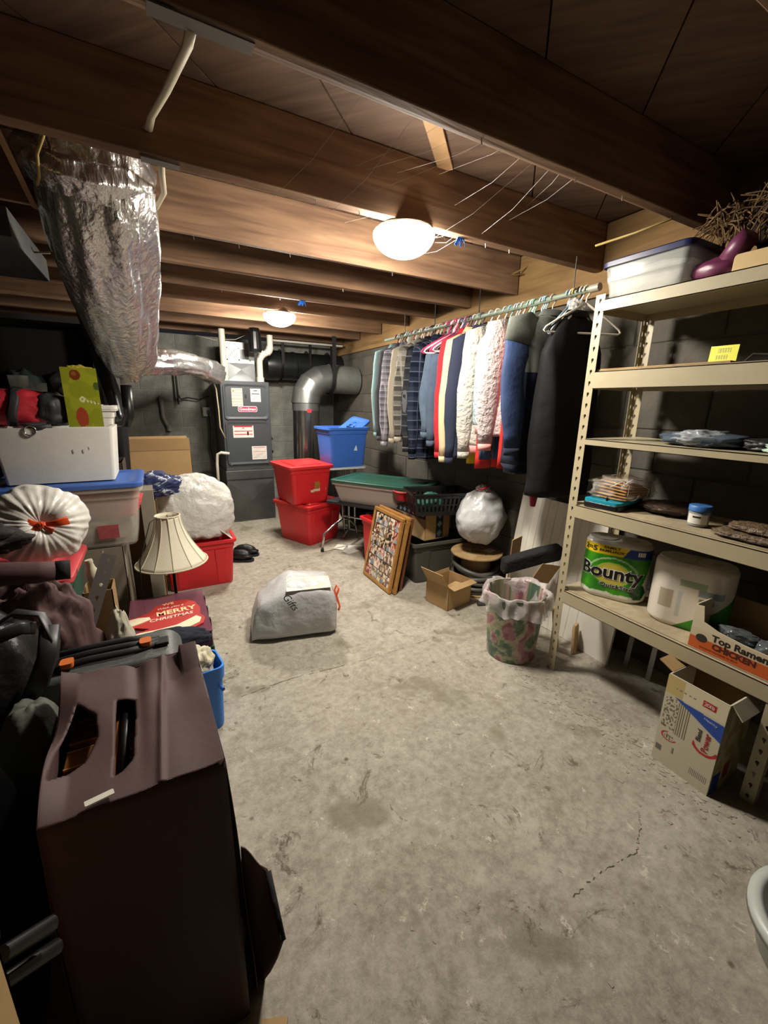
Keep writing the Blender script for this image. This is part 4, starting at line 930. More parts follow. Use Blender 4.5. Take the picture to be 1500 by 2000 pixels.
for i in range(26):
    y = 2.30+i*.043
    hanger(y+.012, cols[i % 10], ('mint', 'cream', 'black', 'lilac', 'pale grey', 'maroon', 'ivory', 'slate', 'sky blue', 'raspberry')[i % 10]+' spare hanger on the far half of the rod, '+('nearer the robes' if i < 9 else 'mid-crowd' if i < 18 else 'towards the furnace'), 'spare hangers crowded on the far half of the rod', random.uniform(-.1, .1), .30)
for i, (y, c) in enumerate(((1.845, '#7fb3a2'), (1.86, '#e5dfd4'), (1.885, '#8fc0b4'))): hanger(y, c, ('green-teal hanger above the pale robes, left of the white one', 'white hanger between two teal ones above the pale robes', 'pale teal hanger above the pale robes, right of the white one')[i], 'hangers clustered above the pale robes', random.uniform(-.1, .1), .2)
for i, (y, c) in enumerate(((1.765, '#86b6cf'), (1.78, '#e5dfd4'), (1.795, '#9ac4dc'))): hanger(y, c, ('deeper blue hanger nearest the varsity jacket', 'white hanger between two blue ones above the varsity jacket', 'pale blue hanger, left of the white one above the varsity jacket')[i], 'hangers clustered above the varsity jacket', random.uniform(-.1, .1), .2)
for i, (y, c) in enumerate(((1.545, '#e8e4da'), (1.60, '#d9dde0'), (1.625, '#9db8cc'), (1.59, '#c9b25a'))): hanger(y, c, ('white hanger at the near end holding the clear bag', 'white hanger second from the near end', 'blue hanger near the rod end', 'yellow hanger near the rod end')[i], None, random.uniform(-.2, .1), .24)
tag(obj('clear_wrap', B().blob((0, 0, 0), (.045, .03, .04), 4, .4, 3), mat('cleaner_film', '#d8dadc', .15, alpha=.5), loc=(1.95, 1.565, 1.86), smooth='all'), 'clump of clear plastic wrap on the hangers at the rod end', 'plastic wrap')

# ================================================================ SHELVING UNIT
SX0, SX1, SY0, SY1 = 1.74, 2.12, .39, 1.30
t = thing('shelving_unit', 'tall beige metal shelving unit with five shelves and perforated posts', 'shelving', (0, 0, 0))
def perforated(o_, du, wdt, hgt, pitch=.0475):
    """strip with keyhole slots: o_ corner, du width direction"""
    b = B(); du = Vector(du); o_ = Vector(o_); n = int(hgt/pitch); pitch = hgt/n
    key = [(0, .0085), (.006, .006), (.0085, 0), (.006, -.006), (.0025, -.009), (-.0015, -.018), (-.0045, -.018), (-.005, -.009), (-.0065, -.005), (-.0085, 0), (-.006, .006)]
    out = [(0, .5), (.25, .5), (.5, .5), (.5, 0), (.5, -.5), (.2, -.5), (-.2, -.5), (-.5, -.5), (-.5, -.1), (-.5, .1), (-.5, .5)]
    for i in range(n):
        c = (i+.55)*pitch
        inn = [o_+du*(wdt/2+x*.72)+Vector((0, 0, c+z*.8)) for x, z in key]
        ou = [o_+du*(wdt/2+x*wdt)+Vector((0, 0, (i+.5+z)*pitch)) for x, z in out]
        k = len(b.v); b.v += [tuple(p) for p in inn+ou]; m_ = len(key)
        for j in range(m_):
            a, c2 = j, (j+1) % m_; b.f.append((k+a, k+c2, k+m_+c2, k+m_+a)); b.mi.append(0)
    return b
HP = 1.835
for (x, y, sx, sy) in ((SX0, SY1, 1, -1), (SX0, SY0, 1, 1), (SX1, SY1, -1, -1), (SX1, SY0, -1, 1)):
    b = perforated((x, y, 0), (0, sy, 0), .042, HP); c = perforated((x, y, 0), (sx, 0, 0), .032, HP)
    b.add(c.v, c.f); me = bpy.data.meshes.new('post'); me.from_pydata(b.v, [], b.f); me.materials.append(shelf_m)
    obj('post', me, None, t, solid=.0016)
part_b = wood_mat('particle_board', '#a4957a', '#c2b496', (7, 7, 7))
for z, lip, m_ in ((.464, .062, part_b), (.911, .060, part_b), (1.225, .026, shelf_m), (1.518, .070, part_b), (1.81, .045, shelf_m)):
    s_ = obj('shelf', B().box((SX0+.004, SY0+.003, -.012), (SX1-.004, SY1-.003, 0)), shelf_m, t, loc=(0, 0, z), bevel=.002)
    b = B()
    for (lo, hi) in (((SX0-.003, SY0-.0, -lip), (SX0-.0005, SY1-.041, .003)), ((SX1+.0005, SY0, -lip), (SX1+.003, SY1-.041, .003))): b.box(lo, hi)
    b.box((SX0-.003, SY0, -.0005), (SX0+.012, SY1-.041, .003)); b.box((SX0-.003, SY0, -lip), (SX0+.014, SY1-.041, -lip+.0025))
    obj('front_lip', b, shelf_m, s_)
    b = B().box((SX0+.02, SY1-.003, -lip), (SX1-.02, SY1-.001, -.001)).box((SX0+.02, SY0+.001, -lip), (SX1-.02, SY0+.003, -.001)); obj('end_rail', b, shelf_m, s_)
    if m_ is part_b: obj('deck_board', B().box((SX0+.013, SY0+.006, .0), (SX1-.004, SY1-.006, .007)), part_b, s_)
# --- top shelf
ZT = 1.812
t = thing('storage_box', 'clear box with a dark blue lid and white contents on the top shelf', 'storage box', (1.895, 1.125, ZT), PI/2)
obj('tub', tote_body(.33, .26, .135, .93, rim=.006), clearp, t, smooth=40)
obj('lid', tote_lid(.315, .25, dome=.003), mat('dark_blue_lid', '#1e2450', .4), t, loc=(0, 0, .140), smooth=40)
obj('contents', B().blob((0, 0, .062), (.15, .115, .055), 5, .12, 2.4, pw=.5), mat('white_contents', '#d4d2c8', .8, bump=.5), t, smooth='all')
obj('side_rim', B().box((-.10, .127, .078), (.09, .131, .090)), clearp, t)
tag(obj('magenta_boot', B().blob((0, 0, .04), (.05, .085, .04), 3, .1, 2, flatz=-.038).tube([(0, .02, .05), (.01, .06, .10), (.02, .085, .125)], [.035, .036, .03], 12), mat('plum_rubber', '#6a3050', .4), loc=(1.84, .895, ZT+.002), rot=(0, 0, PI), smooth='all'), 'plum coloured rubber toy boot beside the clear box on the top shelf', 'boot')
b = B(); b.loft([[Vector((x_, p.x, p.y+.035)) for p in b.rrect(.15, .066, .012, 0)] for x_ in (0, .018)]); o = tag(obj('cream_block', b, mat('cream_foam', '#c4ab78', .6), loc=(1.80, .76, ZT+.001), rot=(0, .05, .0), bevel=.003), 'cream coloured slab lying at the edge of the top shelf', 'slab')
tag(obj('red_bundle', B().blob((0, 0, .05), (.07, .14, .05), 9, .3, 2.5, flatz=-.048), mat('dim_red_cloth', '#6a2024', .85, var=.3), loc=(1.95, .72, ZT+.002), smooth='all'), 'dark red bundle behind the cream slab on the top shelf', 'bundle')
raf = mat('raffia', '#6e5432', .85, var=.3, vs=20)
def raffia(c, n_, spread, lg, seed):
    random.seed(seed); b = B()
    for i in range(n_):
        a = Vector(c)+Vector((random.gauss(0, spread*.3), random.gauss(0, spread), random.gauss(0, spread*.25))); d = Vector((random.uniform(-.3, .3), random.uniform(-.6, .6), random.uniform(-1, .5))).normalized()*lg
        b.tube([a, a+d*.5+Vector((0, 0, .01)), a+d], .0022, 4)
    return b
tag(obj('straw_bundle', raffia((1.93, .93, 2.03), 90, .045, .09, 3), raf), 'shaggy brown straw bundle above the clear box lid', 'straw bundle')
tag(obj('straw_bundle', raffia((1.92, .76, 2.04), 90, .05, .10, 4), raf), 'shaggy brown straw bundle farther right on the top shelf pile', 'straw bundle')
tag(obj('dark_basket', B().blob((0, 0, .10), (.10, .16, .10), 6, .25, 2, flatz=-.095), mat('dark_brown_weave', '#241810', .9, bump=.6, bs=60), loc=(2.01, .74, ZT+.10), smooth='all'), 'dark brown basket heaped at the back of the top shelf', 'basket')
# --- second shelf
t = thing('sticky_note', 'bright yellow card with faint black print standing on the second shelf', 'card', (1.985, .89, 1.5255), rot=(0, .08, 0))
yn = decal('card_sheet', .095, .085, frame3((0, 0, .043), (0, -1, 0), (0, 0, 1)), lambda u, v: (.45, .45, .10) if ((.28 < u < .75 and .70 < v < .88) or (.22 < u < .68 and .38 < v < .58) or (.45 < u < .8 and .08 < v < .18)) and math.sin(u*70)+math.sin(v*90) > .1 else (.86, .86, .06), t, 50, 44)
obj('card_back', B().box((.0005, -.0475, 0), (.002, .0475, .085)), mat('yellow_card', '#d0d010', .6), t)
tag(obj('thin_board', B().box((0, 0, 0), (.10, .50, .006)), pine, loc=(1.756, .76, 1.526)), 'thin pale board along the front edge of the second shelf', 'board')
tag(obj('dark_twig', B().tube([(0, 0, 0), (.01, -.03, .04), (.02, -.08, .035), (.02, -.14, .05)], .004, 6).tube([(0, -.14, .0), (.02, -.1, .05), (.03, -.13, .07)], .003, 6), mat('dark_twig', '#2c2822', .8), loc=(1.97, .82, 1.53), smooth='all'), 'dark wiry twig beside the yellow card', 'twig')
# --- third shelf
t = thing('wrapped_packet', 'blue-grey item in shiny clear wrap lying on the third shelf', 'packet', (1.92, .86, 1.2265))
obj('folded_cloth', B().blob((0, 0, .026), (.10, .15, .026), 7, .15, 2.2, flatz=-.025, pw=.7), mat('slate_cloth', '#3c4a5a', .8, bump=.3), t, smooth='all')
obj('wrap', B().blob((-.02, .0, .030), (.11, .10, .032), 17, .35, 3, flatz=-.029), mat('glossy_wrap', '#c9ced2', .08, alpha=.4, bump=.8, bs=14), t, smooth='all')
tag(obj('dark_packet', B().blob((0, 0, .022), (.08, .07, .022), 27, .2, 2.5, flatz=-.021, pw=.7), mat('charcoal_film', '#232527', .4, bump=.4), loc=(1.93, .66, 1.2265), smooth='all'), 'dark packet between the shiny wrap and the mint cloth', 'packet')
tag(obj('mint_cloth', B().blob((0, 0, .020), (.08, .10, .020), 37, .3, 2.8, flatz=-.019, pw=.6), mat('mint_fabric', '#a3bdac', .85, bump=.3), loc=(1.84, .52, 1.2265), smooth='all'), 'pale mint folded cloth at the right of the third shelf', 'cloth')
# --- fourth shelf
Z4 = .911+.0085
t = thing('document_case', 'black zip case with a teal top lying at the near end of the fourth shelf', 'case', (1.87, 1.16, Z4), .10)
obj('black_base', B().loft([B().rrect(.24, .17, .02, z) for z in (0, .024)]), mat('black_pvc', '#15161a', .35, bump=.3, bs=20), t, smooth=30, bevel=.003)
obj('teal_top', B().loft([B().rrect(.235, .165, .02, z) for z in (.0245, .040)]), mat('teal_plastic', '#1f93ab', .4), t, smooth=30, rot=(0, -.02, 0))
obj('black_strap', B().tube([(-.11, -.02, .043), (-.05, .0, .047), (-.02, .05, .046), (.03, .075, .043)], (.006, .0015), 6), blackp, t, smooth='all')
t = thing('bag_of_envelopes', 'clear plastic bag full of orange-tan envelopes with white print', 'bag', (1.905, 1.15, Z4+.043), .05)
env = mat('manila', '#cf9440', .6, var=.1)
for i in range(6):
    a = .10+.07*i; obj('envelope', B().box((-.10, -.075, 0), (.11, .08, .005)), env, t, loc=(.004*i, .002*i, .011*i+.003), rot=(.02*i, .03*i-.03, .04*math.sin(i*2)), bevel=.002)
obj('clear_film', B().blob((0, 0, .045), (.14, .105, .05), 41, .22, 3, nu=50, nv=30, flatz=-.042, pw=.6, ridge=.2), mat('crinkled_clear', '#e8e6e0', .1, alpha=.22, bump=.8, bs=12), t, smooth='all')
b = B()
for i in range(5): b.tube([(-.12+.01*i, -.08+.01*i, .085-.008*i), (-.05, -.07+.02*i, .098-.01*i), (.02, -.075+.012*i, .085-.012*i)], .0015, 5)
b.tube([(-.14, -.02, .06), (-.125, -.06, .09), (-.10, -.085, .075), (-.115, -.09, .03)], .0018, 5).tube([(-.02, -.10, .07), (.03, -.105, .05), (.04, -.095, .015)], .0018, 5)
obj('white_print', b, mat('white_ink', '#e4e2dc', .5), t, smooth='all')
text('lettering', 'Party Pack', .028, frame3((-.118, -.02, .062), (0, -1, -.25), (.5, -.3, .8)), mat('white_ink', '#e4e2dc', .5), t) if 0 else None
tag(obj('brown_bag', B().blob((0, 0, .022), (.12, .12, .024), 51, .25, 2.6, flatz=-.021), mat('brown_film', '#3a2a1c', .5, bump=.5, bs=20), loc=(1.99, .965, Z4), smooth='all'), 'flat dark brown bag behind the blue-lidded jar', 'bag')
t = thing('jar', 'small clear jar with a blue lid and white label on the fourth shelf', 'jar', (1.865, .80, Z4))
obj('glass', B().lathe([(.030, 0), (.036, .004), (.037, .055), (.033, .062)], 28), mat('jar_glass', '#b9bdc0', .08, alpha=.5), t, smooth=True)
obj('contents', B().lathe([(.028, .002), (.033, .006), (.034, .045)], 20), mat('jar_contents', '#8f8a84', .6), t, smooth=True)
obj('lid', B().lathe([(.036, .060), (.039, .061), (.039, .080), (.036, .083)], 32), mat('blue_lid', '#3a6cae', .4), t, smooth=True)
b = B(); cols_ = []
rngs = [[Vector((.0375*math.cos(a), .0375*math.sin(a), z)) for a in [PI*.78+PI*.62*i/20 for i in range(21)]] for z in (.012, .03, .038, .05)]
obj('label', B().loft(rngs, False, False, False), paper_m, t, smooth='all')
obj('label_print', B().loft([[Vector((.0379*math.cos(a), .0379*math.sin(a), z)) for a in [PI*.95+PI*.24*i/8 for i in range(9)]] for z in (.036, .043)], False, False, False), mk, t)
peb = mat('brown_packet', '#6a5844', .45, var=.4, vs=40, bump=.8, bs=60)
for i, (x, y, z, lab) in enumerate(((1.83, .60, 0, 'bag of brown pellets, bottom one at the near edge of the fourth shelf'), (1.86, .57, .026, 'bag of brown pellets, upper one at the near edge'), (1.97, .62, 0, 'bag of brown pellets at the back of the fourth shelf'))):
    tag(obj('pellet_bag', B().blob((0, 0, .013), (.065, .12, .013), 60+i, .15, 3, flatz=-.0125, pw=.6), peb, loc=(x, y, Z4+z), smooth='all'), lab, 'bag', 'brown pellet bags on the fourth shelf')
# --- fifth shelf: paper towels and noodle carton
Z5 = .464+.0075
def towel_pack(label, loc, rz, painter, w_=.285, d=.165, h=.285, cat='paper towels'):
    t = thing('paper_towel_pack', label, cat, loc, rz)
    r_ = .078; NPER, NH = 150, 70
    base = []
    # perimeter of a soft rounded rectangle, starting at the back so the front face is centred at s = .5
    def per(s_):
        hw, hd = w_/2-r_, d/2-r_; Ls = [hw, PI/2*r_, 2*hd, PI/2*r_, 2*hw, PI/2*r_, 2*hd, PI/2*r_, hw]; T_ = sum(Ls); q_ = s_*T_
        segs = [((0, d/2), (-1, 0)), None, ((-w_/2, hd), (0, -1)), None, ((-hw, -d/2), (1, 0)), None, ((w_/2, -hd), (0, 1)), None, ((hw, d/2), (-1, 0))]
        cs = [None, (-hw, hd, PI/2), None, (-hw, -hd, PI), None, (hw, -hd, 1.5*PI), None, (hw, hd, 0)]
        for i, l_ in enumerate(Ls):
            if q_ <= l_ or i == 8:
                if i % 2 == 0: p, dd = segs[i]; return (p[0]+dd[0]*q_, p[1]+dd[1]*q_)
                cx, cy, a0 = cs[i]; a = a0+q_/r_; return (cx+r_*math.cos(a), cy+r_*math.sin(a))
            q_ -= l_
    rings = []; cols_ = []
    for j in range(NH+1):
        v = j/NH; z = h*v; e = min(v, 1-v)*h; sh = 1-.12*max(0, 1-e/.022)**2
        ring_ = []
        for i in range(NPER):
            x, y = per(i/NPER); k = sh*(1+.006*noise.noise(Vector((x*30, y*30, z*12)))); ring_.append(Vector((x*k, y*k, z))); cols_.append(lin(painter((i/NPER-.5)*2*(w_+d-.17*.86)-.0, z/h)))
        rings.append(ring_)
    b = B().loft(rings); b.cols = cols_
    obj('wrapper', b, print_mat('film_print', .25), t, smooth=40)
    for sx in (-1, 1):
        obj('roll_end', B().lathe([(.018, .0), (.018, .004), (.062, .005), (.066, .0)], 24), mat('tissue_white', '#cfccc4', .9), t, loc=(sx*.068, 0, h-.002), smooth=True)
    def fn(c):    # wrap lettering round the front
        s_ = .5+c.x/(2*(w_+d-.17*.86)); p = per(s_); q_ = per(s_+.002); tx, ty = q_[0]-p[0], q_[1]-p[1]; l_ = math.hypot(tx, ty); return Vector((p[0]+ty/l_*(.0012+c.z), p[1]-tx/l_*(.0012+c.z), c.y))
    return t, fn
def paint1(x, v):
    if abs(x) > .19: return (.86, .85, .82)
    if v > .95 or v < .06: return (.88, .87, .84)
    if v > .78:
        if x > .045+(.93-v)*-.12: return (.10, .24, .52) if v < .93 else (.86, .86, .84)
        return (.93, .80, .12) if v < .93 else (.9, .89, .85)
    hx, hy = (x-.095), (v-.21)*.285
    if abs(hx) < .036 and abs(hy) < .036 and abs(hx)+abs(hy)*.58 < .036: return (.08, .30, .10)
    if x > .145-(.78-v)*.09 and v < .74: return (.88, .87, .84)
    d = math.hypot(x*1.0, (v-.45)*.30)
    if .080 < d < .088 and v > .45: return (.62, .80, .55)
    if d < .062: return (.80, .72, .28) if d < .05 else (.66, .74, .25)
    n_ = noise.noise(Vector((x*60, v*6, 0)))*.06+noise.noise(Vector((x*14, v*5, 3)))*.10
    if v < .12+.05*noise.noise(Vector((x*25, 0, 7))): return (.86, .87, .80)
    return (.22+n_, .56+n_, .10)
t, fn = towel_pack('two-roll paper towel pack with a green wrapper and bold black lettering', (1.915, 1.125, Z5), -PI/2+.42, paint1)
blk = mat('logo_black', '#0b0b0c', .4); wht = mat('logo_white', '#f0efea', .4)
for m_, off, bold_ in ((wht, 0, .0055), (blk, .0010, .0024)):
    text('logo_lettering', 'Bounty', .088, None, m_, t, .0002, fn=lambda c, off=off: fn(Vector((c.x-.008, c.y+.135, c.z+off))), bold=bold_, sx=.86)
for m_, off, bold_ in ((wht, 0, .0016), (blk, .0008, .0005)): text('sub_lettering', 'QuickSize', .028, None, m_, t, .0002, fn=lambda c, off=off: fn(Vector((c.x+.018, c.y+.072, c.z+off))), bold=bold_)
dkg = mat('ink_dark', '#1c1a10', .5)
text('band_lettering', '2=5', .034, None, dkg, t, .0002, fn=lambda c: fn(Vector((c.x-.088, c.y+.243, c.z))), bold=.0008)
text('band_lettering', 'FAMILY\nFAMILIAUX', .017, None, dkg, t, .0002, fn=lambda c: fn(Vector((c.x-.012, c.y+.248, c.z))), bold=.0003)
text('hexagon_lettering', '2', .034, None, mat('mid_green', '#3d7a34', .5), t, .0002, fn=lambda c: fn(Vector((c.x+.095, c.y+.062, c.z))))
text('sheet_marks', 'IIII', .026, None, wht, t, .0002, fn=lambda c: fn(Vector((c.x+.085, c.y+.247, c.z))), bold=.0012)
def paint2(x, v):
    if x > -.03 and v < (x+.03)*3.6 and x < .20: 
        return (.80, .84, .74) if (v < .17 and .03 < x < .10 and math.sin(x*260)*math.sin(v*95) > .15) else ((.12, .30, .50) if v > .72 else (.20, .50, .12))
    for (cx, cy, a, bb, c) in ((.01, .72, .035, .05, (.60, .66, .55)), (-.06, .42, .02, .14, (.66, .62, .52)), (.06, .62, .035, .05, (.50, .56, .60)), (.05, .50, .02, .03, (.42, .54, .36)), (-.02, .38, .005, .2, (.72, .74, .70))):
        if abs(x-cx) < a and abs(v-cy) < bb: return c
    return (.84, .81, .76)
towel_pack('second paper towel pack, mostly white with a green wedge, partly behind the noodle carton', (1.935, .80, Z5), -PI/2+.30, paint2)
t = thing('noodle_carton', 'torn-open orange and white noodle carton on the lowest shelf', 'carton', (1.875, .555, Z5), 0)
cw_ = mat('carton_white', '#cbbfa4', .7)
def side(pts, th=.004): return B().slab(pts, th)
# front wall (faces the aisle, -x) with torn top edge
fr = [(-.112, .145, 0), (-.112, .145, .17), (-.112, .118, .175), (-.112, .108, .115), (-.112, .06, .098), (-.112, -.02, .088), (-.112, -.145, .083), (-.112, -.145, 0)]
fwall = obj('front_wall', side(fr, -.004), cw_, t)
def pf(u, v):
    if v < .62: return (.76, .33, .12)
    return (.80, .74, .62)
decal('front_print', .288, .082, frame3((-.1165, 0, .0415), (0, -1, 0), (0, 0, 1)), lambda u, v: (.74, .34, .13) if v < .60+.0*u else (.78, .72, .60), fwall, 60, 30)
Mt = lambda y, z, th=0: frame3((-.1178, y, z), (0, -1, 0), (0, 0, 1))
ink = mat('carton_ink', '#1e140e', .6); inko = mat('dark_orange_ink', '#7a2c0c', .6)
text('carton_lettering', 'Top Ramen', .036, Mt(-.012, .0655), ink, fwall, .0002, bold=.0012)
text('carton_lettering', 'CHICKEN', .031, Mt(.0, .034), mat('maroon_ink', '#4a1408', .6), fwall, .0002, bold=.0014)
text('carton_lettering', 'INSTANT NOODLES IN BOX', .0095, Mt(.045, .0135), inko, fwall, .0002)
b = B(); b.loft([[Vector((-.1172, .105+.019*math.cos(a), .049+.016*math.sin(a))) for a in [2*PI*i/24 for i in range(24)]], [Vector((-.1180, .105+.019*math.cos(a), .049+.016*math.sin(a))) for a in [2*PI*i/24 for i in range(24)]]]); obj('round_mark', b, mat('round_ink', '#2c2622', .6), fwall)
b = B(); b.loft([[Vector((x_, -.14+.017*math.cos(a), .055+.02*math.sin(a))) for a in [2*PI*i/16 for i in range(16)]] for x_ in (-.1172, -.118)]); obj('round_mark', b, mat('round_ink', '#2c2622', .6), fwall)
obj('side_wall', B().box((-.112, .141, 0), (.112, .145, .175)), cw_, t); obj('side_wall', B().box((-.112, -.145, 0), (.112, -.141, .17)), cw_, t)
obj('back_wall', B().box((.108, -.145, 0), (.112, .145, .175)), card_d, t); obj('bottom', B().box((-.112, -.145, 0), (.112, .145, .003)), card_d, t)
for i, (x, y, z) in enumerate(((-.05, .05, .03), (-.05, -.07, .03), (.05, .05, .03), (.05, -.07, .03), (-.03, .03, .075), (-.03, -.08, .07))):
    tag(obj('noodle_packet', B().blob((0, 0, 0), (.052, .055, .026), 70+i, .2, 2.6, pw=.6), mat('silver_film', '#7f868a', .15, .5, bump=.6, bs=14), loc=(1.875+x, .555+y, Z5+z+.0), rot=(.2*math.sin(i), .2*math.cos(i), i), smooth='all'), 'shiny clear-wrapped noodle packet, '+('lower layer, front, by the torn left end', 'lower layer, front right', 'lower layer, back left', 'lower layer, back right', 'upper layer, left of the two', 'upper layer, right of the two')[i]+' in the orange carton', 'packet', 'packets in the noodle carton')
# --- carton on the floor under the shelves
t = thing('litter_carton', 'tall white carton with blue and red print, open top, on the floor under the shelves', 'carton', (1.735, .585, 0), -.03)
lw, ld, lh = .20, .19, .385        # along y, along x, height
lc = mat('worn_white_carton', '#c4bca8', .75, var=.1)
fs = [(-ld/2, lw/2, 0), (-ld/2, lw/2, lh), (-ld/2, -lw/2, lh-.045), (-ld/2, -lw/2, 0)]
front = obj('front_wall', B().slab([(-ld/2, lw/2, 0), (-ld/2, lw/2, lh-.02), (-ld/2-.02, lw/2, lh+.04), (-ld/2-.012, -lw/2, lh-.005), (-ld/2, -lw/2, lh-.05), (-ld/2, -lw/2, 0)][0:1]+[(-ld/2, lw/2, lh), (-ld/2, -lw/2, lh), (-ld/2, -lw/2, 0)], .004), lc, t)
def lp(u, v):
    if v > .80:
        if .62 < u < .84 and .865 < v-.0*u < .93: return (.66, .14, .14) if not (.66 < u < .80 and .885 < v < .91 and math.sin(u*130) > 0) else (.85, .7, .66)
        if .18 < u < .55 and .88 < v < .90 and math.sin(u*80) > 0: return (.45, .42, .38)
        return (.82, .78, .66) if u > .3 else (.74, .66, .44)
    top = .80-.02*u; bot = .80-.24*max(0, u-.15)
    if u > .18 and bot < v < top: return (.12, .28, .62)
    if .28 < u < .50 and .40 < v < .78 and math.sin(u*165) > .1: return (.40, .36, .28)
    if .04 < u < .28 and .42 < v < .78 and noise.noise(Vector((u*30, v*40, 1))) > .08: return (.42, .38, .30)
    d = math.hypot((u-.80)*.9, (v-.48)*1.9)
    if .150 < d < .20 and v < .47 and u > .6: return (.68, .14, .16)
    d2 = math.hypot((u-.22)*.7, (v-.34)*2.0)
    if .075 < d2 < .10 and (u < .2 or v < .33): return (.66, .20, .18)
    if d2 < .06 and noise.noise(Vector((u*40, v*50, 5))) > 0: return (.35, .30, .25)
    if .03 < u < .14 and .13 < v < .20: return (.42, .40, .38)
    if .66 < u < .95 and .10 < v < .18 and math.sin(u*230) > -.2: return (.25, .24, .22)
    if .30 < u < .36 and .18 < v < .25 and math.sin(u*300) > 0: return (.25, .24, .22)
    return (.76, .73, .64)
decal('front_print', lw, lh, frame3((-ld/2-.0048, 0, lh/2), (0, -1, 0), (0, 0, 1)), lp, front, 110, 150)
text('carton_lettering', '20lb', .020, frame3((-ld/2-.0065, -.045, .345), (0, -1, 0), (0, 0, 1)), mat('pale_red', '#e6c9c4', .5), front, .0002)
text('carton_lettering', 'Tidy\nPride', .030, frame3((-ld/2-.0065, -.045, .205), (0, 0, 1), (0, 1, 0)), mat('carton_red', '#9c2a30', .5), front, .0002, bold=.0006) if 0 else text('carton_lettering', 'Power', .030, frame3((-ld/2-.0065, -.062, .20), (0, 0, 1), (0, 1, 0)), mat('carton_red', '#9c2a30', .5), front, .0002, bold=.0006)
text('carton_lettering', 'Blend', .022, frame3((-ld/2-.0065, -.036, .215), (0, 0, 1), (0, 1, 0)), mat('carton_dark', '#3a342e', .5), front, .0002, bold=.0004)
text('carton_lettering', 'Healthy', .014, frame3((-ld/2-.0065, -.06, .288), (0, -1, -.12), (0, 0, 1)), mat('pale_blue_ink', '#b9c8e6', .5), front, .0002)
def sp(u, v):
    if v < .22 and u < .28: return (.10, .20, .50)
    if .35 < u < .6 and .1 < v < .3: return (.5, .18, .12)
    return (.60, .54, .36) if noise.noise(Vector((u*6, v*8, 2))) > 0 else (.70, .66, .54)
sw = obj('side_wall', B().box((-ld/2+.004, -lw/2, 0), (ld/2, -lw/2+.004, lh)), lc, t)
decal('side_print', ld-.006, lh, frame3((.0, -lw/2-.0005, lh/2), (1, 0, 0), (0, 0, 1)), sp, sw, 40, 60)
obj('side_wall', B().box((-ld/2+.004, lw/2-.004, 0), (ld/2, lw/2, lh)), lc, t); obj('back_wall', B().box((ld/2-.004, -lw/2, 0), (ld/2, lw/2, lh)), card_d, t); obj('bottom', B().box((-ld/2, -lw/2, 0), (ld/2, lw/2, .004)), card_d, t)
obj('inside_lining', B().box((-ld/2+.0045, -lw/2+.005, .01), (-ld/2+.006, lw/2-.005, lh-.002)), card, t)
obj('flap', B().box((-ld/2+.02, -.002, 0), (ld/2, .002, .06)), card, t, loc=(0, lw/2, lh), rot=(-1.15, 0, 0))
obj('flap', B().box((-ld/2+.01, -.002, 0), (ld/2, .002, .055)), lc, t, loc=(0, -lw/2, lh), rot=(2.4, 0, 0))
obj('flap', B().box((-.002, -lw/2, 0), (.002, lw/2, .05)), card, t, loc=(ld/2, 0, lh), rot=(0, .5, 0))
# gift-filled bag on the floor
t = thing('trash_bag', 'grey-white plastic bag holding a box, marked in black, alone on the floor', 'bag', (.655, 2.31, 0), -.22)
BX = [(-.25, -.15, .16), (.22, -.13, .20)]
rings = []; nu = 64
for i in range(31):
    v = i/30; x = -.27+.50*v
    hl = .20+.13*min(1, v*2.6) if v < .75 else .33-.02*(v-.75)*4
    if v < .05: hl *= .5+v*10
    hd = .13+.035*min(1, v*4)
    if v > .93: hl *= 1-.25*(v-.93)/.07; hd *= 1-.2*(v-.93)/.07
    ring_ = []
    for j in range(nu):
        a = 2*PI*j/nu; ca, sa = math.cos(a), math.sin(a); y = hd*math.copysign(abs(ca)**.45, ca); z = hl/2+hl/2*math.copysign(abs(sa)**.45, sa)
        fold = .012*noise.noise(Vector((x*9+z*7, y*6, z*9)))+.010*abs(noise.noise(Vector((x*14-z*12, y*4, 2))))
        k = 1 if z > .02 else .2
        ring_.append(Vector((x+.01*noise.noise(Vector((y*12, z*12, x*4)))-.06*z*(1-v)*-1, y*(1+fold*4*k)+(0), max(.002, z+fold*k))))
    rings.append(ring_)
obj('bag_film', B().loft(rings), thinbag, t, smooth='all')
b = B()
for k, ln in enumerate((.10, .13, .09)): pass
text('marker_writing', 'Gifts', .06, frame3((-.04, -.176, .26), (.55, 0, -.83), (.83, 0, .55)), mk, t, .0004, shear=.2)
obj('drawstring', B().tube([(.21, -.10, .20), (.235, -.12, .25), (.25, -.11, .28), (.24, -.09, .30), (.225, -.10, .27), (.24, -.13, .22), (.25, -.14, .18), (.24, -.15, .16)], .006, 6), mat('orange_string', '#d2532c', .4), t, smooth='all')
b = B()
obj('pattern_paper', B().slab([(-.06, -.155, .318), (.20, -.15, .316), (.20, -.02, .334), (-.05, -.0, .336)], .001), mat('pastel_print', '#c9c3c4', .5, var=.3, vs=25, vdark='#b8a888'), t)
